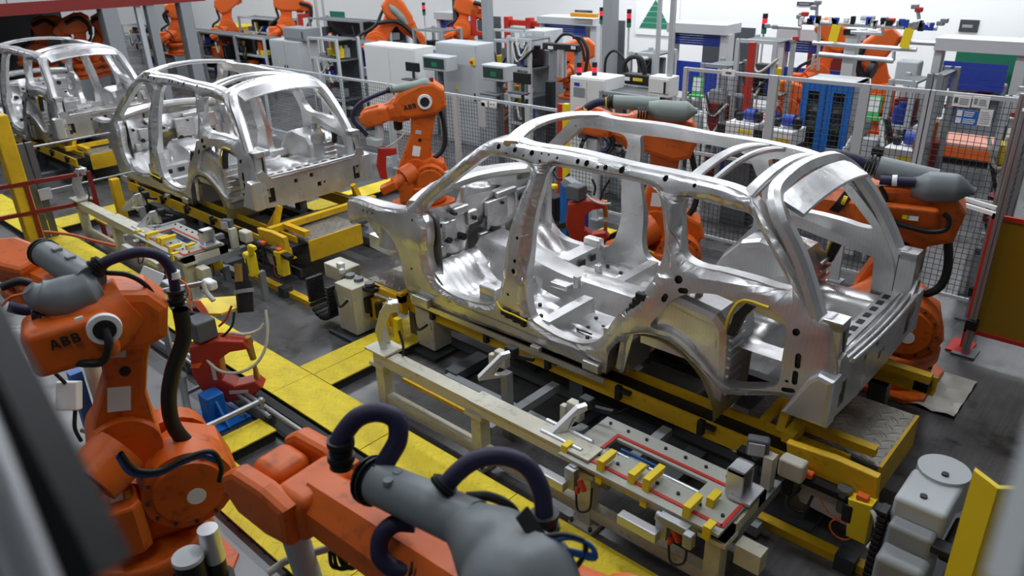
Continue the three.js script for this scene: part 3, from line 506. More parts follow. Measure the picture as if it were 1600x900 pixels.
{ // roller module between stations: cream box, yellow frame, black rollers
  const t = thing('transfer_module', 'yellow transfer module with tread plate lid and black rollers between the stations', 'machine', [-5.85, 0, -4.3]);
  mb().span(-5.95, -5.35, 0.56, 0.58, -4.75, -4.2).build('lid', M.steelPlate, t, 2.2);
  mb().span(-6.05, -5.35, 0.5, 0.57, -4.2, -4.13).span(-5.42, -5.35, 0.42, 0.6, -4.75, -4.13).span(-6.05, -5.35, 0.36, 0.42, -4.2, -4.16).build('frame', M.yellow, t);
  for (const x of [-6.1, -5.92, -5.74, -5.55]) mb().span(x - 0.07, x + 0.07, 0.2, 0.44, -4.17, -4.1).build('side_plate', M.yellow, t);
  for (const x of [-6.0, -5.83, -5.65]) mb().rbox(x, 0.36, -4.07, 0.06, 0.17, 0.06, 0.01).build('switch_box', M.black, t);
  for (const x of [-6.12, -5.98, -5.8]) mb().cyl([x, 0.58, -4.1], [x, 0.615, -4.1], 0.05, 0.05, 18).build('roller', M.steelDark, t);
  mb().span(-6.2, -5.7, 0.53, 0.57, -4.16, -4.04).build('roller_rail', M.blackMetal, t);
  mb().rbox(-6.4, 0.55, -4.2, 0.36, 0.16, 0.22, 0.015).build('valve_box', M.cream, t);
  mb().rbox(-6.3, 0.66, -4.12, 0.08, 0.06, 0.06, 0.008).rbox(-6.2, 0.64, -4.06, 0.05, 0.05, 0.05, 0.008).each('connector', M.white, t);
  mb().span(-5.62, -5.54, 0.02, 0.3, -4.1, -4.04).span(-5.4, -5.33, 0.02, 0.36, -4.1, -4.04).build('post', M.yellowPlain, t);
}

// ---------------------------------------------------------------- cream clamping tables beside the line
function clampTable(dx, label) {
  const X = (x) => x + dx, t = thing('clamping_table', label, 'machine frame', [-3.1 + dx, 0, -3.45], 'clamping tables beside the conveyor');
  mb().span(X(-4.68), X(-2.5), 0.49, 0.59, -3.38, -3.26).build('top_rail', M.cream, t);
  mb().span(X(-3.52), X(-2.4), 0.59, 0.605, -3.4, -3.24).build('rail_cap', M.cream, t);
  mb().span(X(-2.5), X(-1.42), 0.47, 0.55, -3.38, -3.26).span(X(-2.5), X(-1.42), 0.47, 0.55, -3.78, -3.68).span(X(-1.52), X(-1.42), 0.47, 0.55, -3.78, -3.26).build('top_rail', M.cream, t);
  for (const x of [-4.63, -3.48, -2.45, -1.5]) {
    mb().span(X(x) - 0.05, X(x) + 0.05, 0.03, 0.48, -3.37, -3.27).build('leg', M.cream, t);
    mb().span(X(x) - 0.1, X(x) + 0.1, 0.0, 0.03, -3.42, -3.22).build('foot_plate', M.creamPlain, t);
    for (const k of [-0.08, 0.08]) mb().cyl([X(x) + k, 0.0, -3.235], [X(x) + k, 0.06, -3.235], 0.014, 0.014, 8).build('anchor_bolt', M.steelDark, t);
    mb().span(X(x) - 0.09, X(x) + 0.09, 0.46, 0.49, -3.4, -3.24).build('cap_plate', M.cream, t);
  }
  mb().span(X(-4.58), X(-3.53), 0.09, 0.18, -3.36, -3.28).span(X(-3.43), X(-2.5), 0.09, 0.18, -3.36, -3.28).span(X(-2.4), X(-1.55), 0.09, 0.18, -3.36, -3.28).each('lower_rail', M.cream, t);
  mb().span(X(-4.5), X(-3.6), 0.3, 0.33, -3.5, -3.4).build('cable_tray', M.yellow, t);
  mb().span(X(-4.55), X(-1.5), 0.02, 0.1, -4.0, -3.92).span(X(-3.5), X(-3.42), 0.25, 0.32, -4.2, -3.38).span(X(-1.5), X(-1.42), 0.4, 0.47, -4.25, -3.38).span(X(-2.42), X(-2.34), 0.3, 0.36, -4.2, -3.38).each('cross_rail', M.greyPaint, t);
  // plate top with red trim
  const pl = mb().prism([[-2.62, -3.2], [-1.44, -3.2], [-1.44, -3.76], [-2.62, -3.76]].map(([x, z]) => [x, -z]), 0.02, new THREE.Matrix4().makeRotationX(-Math.PI / 2).setPosition(X(0), 0.57, 0), 0, [[[-2.42, -3.44], [-1.72, -3.44], [-1.72, -3.58], [-2.42, -3.58]].map(([x, z]) => [x, -z])]).build('base_plate', M.tableGrey, t);
  mb().span(X(-2.42), X(-1.72), 0.4, 0.42, -3.6, -3.42).build('slide_bed', M.dark, t);
  mb().cyl([X(-2.4), 0.5, -3.49], [X(-1.74), 0.5, -3.49], 0.018).cyl([X(-2.4), 0.5, -3.54], [X(-1.74), 0.5, -3.54], 0.018).cyl([X(-2.85), 0.6, -3.3], [X(-2.5), 0.6, -3.3], 0.02).cyl([X(-2.9), 0.6, -3.42], [X(-2.5), 0.6, -3.42], 0.02).each('guide_rod', M.aluTube, t);
  mb().rbox(X(-2.2), 0.5, -3.515, 0.16, 0.05, 0.1, 0.01).build('slide_carriage', M.steel, t);
  mb().cyl([X(-2.36), 0.53, -3.56], [X(-2.05), 0.53, -3.56], 0.012).build('air_line', M.hoseBlue, t);
  mb().span(X(-2.56), X(-1.46), 0.58, 0.588, -3.29, -3.265).span(X(-2.42), X(-1.56), 0.58, 0.588, -3.63, -3.605).span(X(-2.44), X(-2.415), 0.58, 0.588, -3.63, -3.43).span(X(-1.47), X(-1.445), 0.58, 0.588, -3.72, -3.27).each('edge_strip', M.red, t);
  for (let i = 0; i < 16; i++) { const a = i % 8, b = i >> 3; mb().cyl([X(-2.55 + a * 0.15), 0.58, b ? -3.7 : -3.36], [X(-2.55 + a * 0.15), 0.592, b ? -3.7 : -3.36], 0.012, 0.012, 8).build('bolt', M.black, t); }
  for (const [x, z, h] of [[-2.6, -3.27, 0.05], [-2.3, -3.3, 0.1], [-2.08, -3.32, 0.09], [-1.97, -3.34, 0.12], [-1.66, -3.28, 0.1], [-1.6, -3.43, 0.07], [-1.5, -3.2, 0.05]]) mb().prism([[-0.08, -0.1], [-0.04, -0.1], [-0.04, 0.015], [0.06, 0.015], [0.08, 0.05], [-0.06, 0.05]].map(([a, b]) => [a * (h / 0.09), b * (h / 0.09)]), 0.05, new THREE.Matrix4().makeRotationY(Math.PI / 2).setPosition(X(x), 0.6, z), 0.004).build('clamp_jaw', M.yellowPlain, t);
  for (const [x, L] of [[-2.62, 0.2], [-1.92, 0.22]]) {
    mb().rbox(X(x), 0.42, -3.12, L + 0.06, 0.07, 0.07, 0.008).build('servo_motor', M.aluPlain, t);
    mb().rbox(X(x + 0.14), 0.47, -3.17, 0.08, 0.16, 0.06, 0.008).rbox(X(x + 0.14), 0.53, -3.22, 0.06, 0.06, 0.1, 0.008).build('motor_bracket', M.steel, t);
    mb().rbox(X(x + 0.24), 0.47, -3.15, 0.035, 0.09, 0.03, 0.008, 0, 0, 0.5).rbox(X(x + 0.21), 0.42, -3.14, 0.03, 0.05, 0.03, 0.008).build('valve_lever', M.red, t);
    mb().tube([[X(x + 0.2), 0.4, -3.14], [X(x + 0.25), 0.3, -3.1], [X(x + 0.32), 0.33, -3.12], [X(x + 0.3), 0.46, -3.18]], 0.008, 14, 5).build('cable', M.black, t);
  }
  mb().rbox(X(-1.7), 0.54, -3.16, 0.2, 0.06, 0.06, 0.01).rbox(X(-1.58), 0.52, -3.12, 0.06, 0.1, 0.06, 0.01).cyl([X(-1.82), 0.54, -3.16], [X(-1.62), 0.54, -3.16], 0.03).build('actuator', M.steel, t);
  // upright locating bracket and the camera-like gauge at the end
  mb().box(X(-1.53), 0.68, -3.55, 0.1, 0.2, 0.02).box(X(-1.53), 0.68, -3.68, 0.1, 0.2, 0.02).box(X(-1.53), 0.77, -3.615, 0.1, 0.02, 0.15).box(X(-1.58), 0.68, -3.615, 0.02, 0.18, 0.13).box(X(-1.48), 0.6, -3.615, 0.14, 0.02, 0.2).build('locating_bracket', M.aluPlain, t);
  mb().rbox(X(-1.56), 0.75, -3.9, 0.14, 0.13, 0.08, 0.02, 0.4).build('gauge_head', M.greyDark, t);
  mb().rbox(X(-1.55), 0.75, -3.855, 0.1, 0.09, 0.01, 0.004, 0.4).build('gauge_face', M.greyLight, t);
  mb().box(X(-1.47), 0.6, -3.9, 0.06, 0.24, 0.08).rbox(X(-1.36), 0.62, -4.0, 0.16, 0.14, 0.1, 0.02).build('gauge_post', M.creamPlain, t);
  mb().box(X(-1.32), 0.36, -3.4, 0.16, 0.14, 0.1).build('junction_box', M.cream, t);
  // clamp tower at the far end, triangular arm and inner clamps
  for (const k of [-0.05, 0.05]) mb().prism([[-0.03, 0], [0.03, 0], [0.0, 0.2], [0.07, 0.34], [0.1, 0.42], [0.05, 0.44], [-0.01, 0.36], [-0.06, 0.2]], 0.018, new THREE.Matrix4().makeRotationY(0.9).setPosition(X(-4.62) + k * 0.6, 0.6, -3.36 + k * 0.8), 0).build('clamp_tower', M.aluPlain, t);
  mb().rbox(X(-4.57), 0.98, -3.44, 0.09, 0.09, 0.09, 0.012, 0.9).build('clamp_tower_head', M.aluPlain, t);
  mb().rbox(X(-4.62), 0.61, -3.34, 0.26, 0.02, 0.22, 0.004).build('clamp_tower_base', M.cream, t);
  mb().tube([[X(-4.5), 0.78, -3.42], [X(-4.44), 0.68, -3.4], [X(-4.4), 0.6, -3.36]], 0.012, 12, 6).build('cable', M.black, t);
  for (const [x, z, y] of [[-3.62, -3.62, 0.6], [-2.72, -3.42, 0.6]]) {
    mb().prism([[-0.12, 0], [0.1, 0], [0.1, 0.02], [0.0, 0.03], [0.09, 0.15], [0.14, 0.17], [0.14, 0.21], [0.07, 0.2], [-0.12, 0.03]], 0.05, new THREE.Matrix4().makeRotationY(1.0).setPosition(X(x), y - 0.02, z), 0.004, [[[0.0, 0.045], [0.06, 0.14], [0.03, 0.13]]]).build('support_arm', M.aluPlain, t);
    mb().box(X(x) + 0.05, 0.3, z - 0.1, 0.07, 0.6, 0.07).build('clamp_post', M.greyPaint, t);
    mb().rbox(X(x) - 0.05, 0.66, z - 0.16, 0.12, 0.14, 0.07, 0.012).rbox(X(x) - 0.12, 0.6, z - 0.12, 0.05, 0.2, 0.05, 0.01).build('clamp_body', M.creamPlain, t);
    mb().rbox(X(x) + 0.02, 0.74, z - 0.2, 0.1, 0.08, 0.08, 0.015).bar([X(x) - 0.1, 0.68, z - 0.2], [X(x) + 0.2, 0.7, z - 0.26], 0.03, 0.03).build('clamp_arm', M.black, t);
  }
  return t;
}
clampTable(0, 'cream clamping table beside the car body with the black sealing blocks');
clampTable(-CAR_STEP, 'cream clamping table with yellow clamps behind the red welding gun');

// ---------------------------------------------------------------- orange welding robots
const hv = (x, z) => V(x, 0, z).normalize();
function tubeTaper(pts, radii, seg = 40, rad = 14) {   // a swept round body whose radius changes along the path, closed at both ends
  const c = new THREE.CatmullRomCurve3(pts.map(asV), false, 'centripetal'), fr = c.computeFrenetFrames(seg, false), pos = [], R = (t) => { const f = t * (radii.length - 1), i = Math.min(radii.length - 2, Math.floor(f)), k = f - i, s = k * k * (3 - 2 * k); return radii[i] * (1 - s) + radii[i + 1] * s; };
  const ring = []; for (let i = 0; i <= seg; i++) { const p = c.getPoint(i / seg), r = R(i / seg), q = []; for (let j = 0; j < rad; j++) { const a = j / rad * 2 * Math.PI; q.push(p.clone().addScaledVector(fr.normals[i], r * Math.cos(a)).addScaledVector(fr.binormals[i], r * Math.sin(a))); } ring.push(q); }
  const tri = (a, b, d) => pos.push(...a.toArray(), ...b.toArray(), ...d.toArray());
  for (let i = 0; i < seg; i++) for (let j = 0; j < rad; j++) { const k = (j + 1) % rad; tri(ring[i][j], ring[i + 1][j], ring[i + 1][k]); tri(ring[i][j], ring[i + 1][k], ring[i][k]); }
  for (const [q, p] of [[ring[0], c.getPoint(0)], [ring[seg], c.getPoint(1)]]) for (let j = 0; j < rad; j++) tri(p, q[j], q[(j + 1) % rad]);
  const g = new THREE.BufferGeometry(); g.setAttribute('position', new THREE.Float32BufferAttribute(pos, 3)); g.setAttribute('uv', new THREE.Float32BufferAttribute(new Float32Array(pos.length / 3 * 2), 2)); return flat(toCreasedNormals(g, 0.8));
}
function logoABB(parent, centre, xdir, ydir, size) {
  const z = xdir.clone().cross(ydir).normalize(), y = z.clone().cross(xdir).normalize();
  return mb().add(text('ABB', size, 0.004, basis(centre, xdir.clone().normalize(), y, z))).build('logo', M.black, parent);
}
function robot(o) {
  const k = o.k || 1, n = o.n.clone().normalize(), O = o.far ? M.orangeFar : M.orange, t = thing('welding_robot', o.label, 'robot', [o.B.x, 0, o.B.z], 'orange welding robots');
  const a = UP.clone().cross(n).normalize();            // horizontal, in the plane the arm swings in
  const { B, S, E, W } = o, at = (p, x, y, z) => p.clone().addScaledVector(a, x * k).addScaledVector(UP, y * k).addScaledVector(n, z * k), fr = (p) => basis(p, a, UP, n);
  const yb = o.baseY || 0, b0 = B.clone(); b0.y = 0;
  if (yb > 0.02) mb().rbox(b0.x, yb / 2, b0.z, 0.8 * k, yb, 0.8 * k, 0.02).build('plinth', M.greyPaint, t);
  // foot and pedestal
  mb().prism([[-0.42, -0.3], [-0.3, -0.42], [0.3, -0.42], [0.42, -0.3], [0.42, 0.3], [0.3, 0.42], [-0.3, 0.42], [-0.42, 0.3]].map((p) => [p[0] * k, p[1] * k]), 0.05 * k, new THREE.Matrix4().makeRotationX(-Math.PI / 2).setPosition(b0.x, yb + 0.03 * k, b0.z), 0.008).build('foot_plate', O, t);
  mb().lathe([[0, 0.05], [0.37, 0.05], [0.37, 0.12], [0.33, 0.16], [0.33, 0.24], [0.4, 0.27], [0.4, 0.36], [0.36, 0.38], [0, 0.38]].map((p) => [p[0] * k, p[1] * k]), new THREE.Matrix4().setPosition(b0.x, yb, b0.z)).build('pedestal', O, t);
  const bolts = mb(); for (let i = 0; i < 10; i++) { const q = i * 0.6283; bolts.cyl([b0.x + 0.36 * k * Math.cos(q), yb + 0.19 * k, b0.z + 0.36 * k * Math.sin(q)], [b0.x + 0.36 * k * Math.cos(q), yb + 0.26 * k, b0.z + 0.36 * k * Math.sin(q)], 0.018 * k, 0.018 * k, 6); }
  stuff(bolts.build('bolt_ring', M.dark, t));
  // turret
  const h = Math.max(0.2, (S.y - yb - 0.38 * k) / k), sx = S.clone().sub(b0).dot(a) / k, TF = basis(V(b0.x, yb + 0.38 * k, b0.z), a, UP, n);
  mb().prism([[-0.34, 0], [0.34, 0], [0.4, 0.12], [sx + 0.3, h - 0.08], [sx + 0.24, h + 0.12], [sx + 0.05, h + 0.22], [sx - 0.2, h + 0.12], [sx - 0.28, h - 0.1], [-0.4, 0.16]].map((p) => [p[0] * k, p[1] * k]), 0.34 * k, TF, 0.04 * k).build('turret', O, t);
  mb().cyl(at(S, 0, 0, 0.12), at(S, 0, 0, 0.34), 0.27 * k, 0.26 * k, 26).cyl(at(S, 0, 0, 0.34), at(S, 0, 0, 0.365), 0.21 * k, 0.2 * k, 26).build('gear_cover', O, t);
  if (!o.far) { mb().cyl(at(S, 0.03, -0.04, 0.365), at(S, 0.03, -0.04, 0.369), 0.055 * k, 0.055 * k, 16).build('sticker', M.whitePaper, t); for (let i = 0; i < 12; i++) { const q = i * 0.5236; mb().cyl(at(S, 0.235 * Math.cos(q), 0.235 * Math.sin(q), 0.34), at(S, 0.235 * Math.cos(q), 0.235 * Math.sin(q), 0.352), 0.012 * k, 0.012 * k, 6).build('cover_bolt', M.dark, t); } }
  mb().cyl(at(S, 0, 0, -0.16), at(S, 0, 0, -0.34), 0.22 * k, 0.2 * k, 20).cyl(at(S, -0.02, 0, -0.34), at(S, -0.02, 0, -0.52), 0.12 * k, 0.12 * k, 16).build('gear_housing', O, t);
  const AB = o.armBase || [-0.27, 0.3], P = at(S, AB[0], AB[1], 0);   // pivot of the lower arm
  mb().cyl(at(P, 0, 0, -0.16), at(P, 0, 0, 0.2), 0.2 * k, 0.2 * k, 22).build('pivot_drum', O, t);
  mb().cyl(at(P, -0.02, 0.02, 0.2), at(P, -0.2, -0.06, 0.3), 0.17 * k, 0.165 * k, 20).cyl(at(P, -0.2, -0.06, 0.3), at(P, -0.34, -0.12, 0.36), 0.1 * k, 0.1 * k, 14).build('axis_motor', O, t);
  mb().add(new RoundedBoxGeometry(0.26 * k, 0.13 * k, 0.2 * k, 2, 0.02 * k), new THREE.Matrix4().multiplyMatrices(fr(at(P, -0.42, -0.16, 0.38)), new THREE.Matrix4().makeRotationZ(0.4))).build('motor_end_box', O, t);
  const v = o.box || [-0.38, -0.12, 0.26];
  mb().prism([[-0.11, -0.14], [0.07, -0.14], [0.12, -0.09], [0.12, 0.09], [0.07, 0.14], [-0.11, 0.14]].map((p) => [p[0] * k, p[1] * k]), 0.34 * k, new THREE.Matrix4().multiplyMatrices(fr(at(S, v[0], v[1], v[2])), new THREE.Matrix4().makeRotationX(-Math.PI / 2)), 0.02 * k).build('turn_motor', O, t);
  if (!o.far) { mb().add(new THREE.BoxGeometry(0.07 * k, 0.003, 0.07 * k), fr(at(S, v[0], v[1] + 0.172, v[2]))).build('sticker', M.whitePaper, t); mb().add(new THREE.BoxGeometry(0.03 * k, 0.003, 0.07 * k), fr(at(S, v[0] + 0.06, v[1] + 0.172, v[2]))).build('sticker', M.yellowPlain, t); }
  // lower arm
  const x1 = E.clone().sub(P), L = x1.length() / k; x1.normalize(); const y1 = n.clone().cross(x1); const LA = basis(at(P, 0, 0, o.armZ === undefined ? 0.0 : o.armZ), x1, y1, n);
  const la = mb().prism([[-0.2, -0.12], [-0.1, -0.22], [0.12, -0.22], [L * 0.45, -0.15], [L - 0.2, -0.16], [L + 0.02, -0.2], [L + 0.17, -0.12], [L + 0.2, 0.03], [L + 0.1, 0.17], [L - 0.1, 0.18], [L * 0.55, 0.13], [0.2, 0.2], [0, 0.24], [-0.17, 0.16]].map((p) => [p[0] * k, p[1] * k * (o.armW || 1)]), 0.26 * k, LA, 0.035 * k).build('lower_arm', O, t);
  if (!o.far) {
    const put = (x, y, w, hh, m, nm) => mb().add(new THREE.BoxGeometry(w * k, hh * k, 0.004), new THREE.Matrix4().multiplyMatrices(LA, new THREE.Matrix4().setPosition(x * k, y * k, 0.131 * k))).build(nm, m, la);
    put(0.32, 0.03, 0.16, 0.12, M.whitePaper, 'sticker'); put(0.62, 0.04, 0.06, 0.09, M.greyLight, 'sticker');
    mb().cyl(V(0.5, 0.0, 0.13).multiplyScalar(k).applyMatrix4(LA), V(0.5, 0.0, 0.136).multiplyScalar(k).applyMatrix4(LA), 0.03 * k, 0.03 * k, 12).build('arm_hole', M.black, la);
  }
  // elbow and upper arm
  const f = W.clone().sub(E).normalize(), Lu = W.distanceTo(E) / k; let fz = n.clone().addScaledVector(f, -n.dot(f)).normalize(); if (o.foreN) fz = o.foreN.clone().addScaledVector(f, -o.foreN.dot(f)).normalize(); const fy0 = fz.clone().cross(f); const fy = fy0.y < 0 ? fy0.negate() : fy0; const fzz = f.clone().cross(fy); const FA = basis(E, f, fy, fzz), sgn = fzz.dot(n) >= 0 ? 1 : -1;
  const H = basis(at(E, 0, 0.05, 0), (o.houseDir || f).clone(), (o.houseUp || fy).clone(), (o.houseDir || f).clone().cross(o.houseUp || fy));
  const HW = o.houseW || 0.4, hs = H.elements[8] * n.x + H.elements[10] * n.z >= 0 ? 1 : -1;
  const house = mb().prism([[-0.3, -0.16], [-0.12, -0.24], [0.3, -0.2], [0.46, -0.14], [0.48, 0.1], [0.36, 0.2], [0.0, 0.27], [-0.2, 0.24], [-0.33, 0.1]].map((p) => [p[0] * k * (o.houseK || 1), p[1] * k * (o.houseK || 1)]), HW * k, H, 0.05 * k).build('elbow_housing', O, t);
  const hz = hs * HW / 2, RK = o.far ? 0.7 : 0.72, hp = (x, y, z) => V(x * k, y * k, z * k).applyMatrix4(H);
  if (!o.noRing) mb().cyl(hp(0, 0, hz), hp(0, 0, hz + hs * 0.035), 0.155 * k * RK, 0.15 * k * RK, 28).build('elbow_ring', o.far ? M.greyLight : M.whitePaper, house);
  if (!o.noRing) mb().cyl(hp(0, 0, hz + hs * 0.03), hp(0, 0, hz + hs * 0.04), 0.1 * k * RK, 0.1 * k * RK, 24).build('elbow_port', M.black, house);
  mb().cyl(at(E, 0, 0, -0.16), at(E, 0, 0, -0.34), 0.2 * k * (o.houseK || 1), 0.19 * k * (o.houseK || 1), 22).build('elbow_drum', O, t);
  const fp = (x, y, z) => V(x * k, y * k, z * k).applyMatrix4(FA);
  const ua = mb(), oct = (r, ry) => [0, 1, 2, 3, 4, 5, 6, 7].map((i) => { const q = i * Math.PI / 4 + Math.PI / 8; return [r * Math.cos(q), ry * Math.sin(q)]; });
  const secs = [[0.3, 0.2, 0.21], [0.46, 0.19, 0.2], [0.5, 0.165, 0.17], [Lu * 0.62, 0.15, 0.155], [Lu - 0.26, 0.14, 0.14]].map(([x, r1, r2]) => oct(r1, r2).map((q) => fp(x, q[1], q[0])));
  { const pos = [], tri = (p, q, r) => pos.push(...p.toArray(), ...q.toArray(), ...r.toArray()); for (let i = 0; i < secs.length - 1; i++) for (let j = 0; j < 8; j++) { const m2 = (j + 1) % 8; tri(secs[i][j], secs[i + 1][j], secs[i + 1][m2]); tri(secs[i][j], secs[i + 1][m2], secs[i][m2]); } for (const q of [secs[0], secs[secs.length - 1]]) for (let j = 1; j < 7; j++) tri(q[0], q[j], q[j + 1]); const g = new THREE.BufferGeometry(); g.setAttribute('position', new THREE.Float32BufferAttribute(pos, 3)); g.setAttribute('uv', new THREE.Float32BufferAttribute(new Float32Array(pos.length / 3 * 2), 2)); ua.add(toCreasedNormals(g, 0.6)); }
  ua.build('upper_arm', O, t);
  // wrist fork, tilt body and flange
  const wr = (x, y, z) => fp(Lu + x, y, z), wd = o.wristW || 0.3;
  for (const s of [-1, 1]) mb().prism([[-0.3, -0.1], [-0.14, -0.13], [0.06, -0.12], [0.15, -0.04], [0.15, 0.05], [0.06, 0.12], [-0.14, 0.13], [-0.3, 0.1]].map((p) => [p[0] * k, p[1] * k]), 0.1 * k, basis(wr(0, 0, s * wd / 2), f, fy, fzz), 0.03 * k).build('wrist_fork', O, t);
  mb().add(new RoundedBoxGeometry(0.2 * k, 0.24 * k, wd * 0.95 * k, 2, 0.05 * k), basis(wr(-0.24, 0, 0), f, fy, fzz)).build('wrist_bridge', O, t);
  const td = o.toolDir ? o.toolDir.clone().normalize() : f;
  mb().add(new RoundedBoxGeometry(0.2 * k, 0.2 * k, (wd - 0.12) * k, 3, 0.06 * k), basis(wr(0, 0, 0), f, fy, fzz)).cyl(wr(0, 0, 0), wr(0, 0, 0).addScaledVector(td, 0.16 * k), 0.085 * k, 0.08 * k, 18).build('wrist_tilt', O, t);
  mb().cyl(wr(0, 0, 0).addScaledVector(td, 0.16 * k), wr(0, 0, 0).addScaledVector(td, 0.2 * k), 0.09 * k, 0.09 * k, 20).build('tool_flange', M.steelDark, t);
  if (o.logoSize) logoABB(house, hp(o.logoX || 0.24, o.logoY || -0.02, hz + hs * 0.003), hs > 0 ? V(H.elements[0], H.elements[1], H.elements[2]).multiplyScalar(o.logoFlip || 1) : V(H.elements[0], H.elements[1], H.elements[2]).multiplyScalar(-1), V(H.elements[4], H.elements[5], H.elements[6]), o.logoSize);
  // black service hose up the back of the lower arm
  if (o.back !== false) mb().tube([at(S, -0.3, -0.25, 0.1), at(S, -0.42, 0.1, 0.1), S.clone().lerp(E, 0.4).addScaledVector(y1, (o.backSide || 1) * 0.22 * k).addScaledVector(n, 0.08), S.clone().lerp(E, 0.85).addScaledVector(y1, (o.backSide || 1) * 0.26 * k), at(E, 0, 0.32, -0.1)], 0.035 * k, 36, 8).build('service_hose', M.hoseBlack, t);
  return { t, at, fp, wr, hp, f, fy, fzz, n, a, k, house, Lu, LA };
}
function pack(t, pts, radii, mat, k = 1) { return mb().add(tubeTaper(pts, radii)).build('dress_pack', mat, t); }
function hose(t, pts, r, mat = M.hoseNavy, name = 'hose') { return mb().tube(pts, r, pts.length * 12, 12).build(name, mat, t); }
function collar(t, p, q, r, mat = M.hoseBlack) { const d = q.clone().sub(p), m = mb(); for (let i = 0; i < 4; i++) m.cyl(p.clone().addScaledVector(d, i / 4), p.clone().addScaledVector(d, i / 4 + 0.17), r * (i % 2 ? 0.86 : 1), r * (i % 2 ? 0.86 : 1), 18); return m.build('hose_collar', mat, t); }


function onRayFrom(px, py, c, len, far = 1) { const d = rayOf(px, py).normalize(), m = eye().sub(c), b = m.dot(d), q = m.lengthSq() - len * len, D = Math.max(0, b * b - q); return eye().addScaledVector(d, -b + far * Math.sqrt(D)); }
const facing = (p) => cFwd.clone().negate();
const screenPts = (list, p) => list.map(([x, y]) => onPlane(x, y, p, facing()));   // points of a loop that hangs in one upright sheet through p

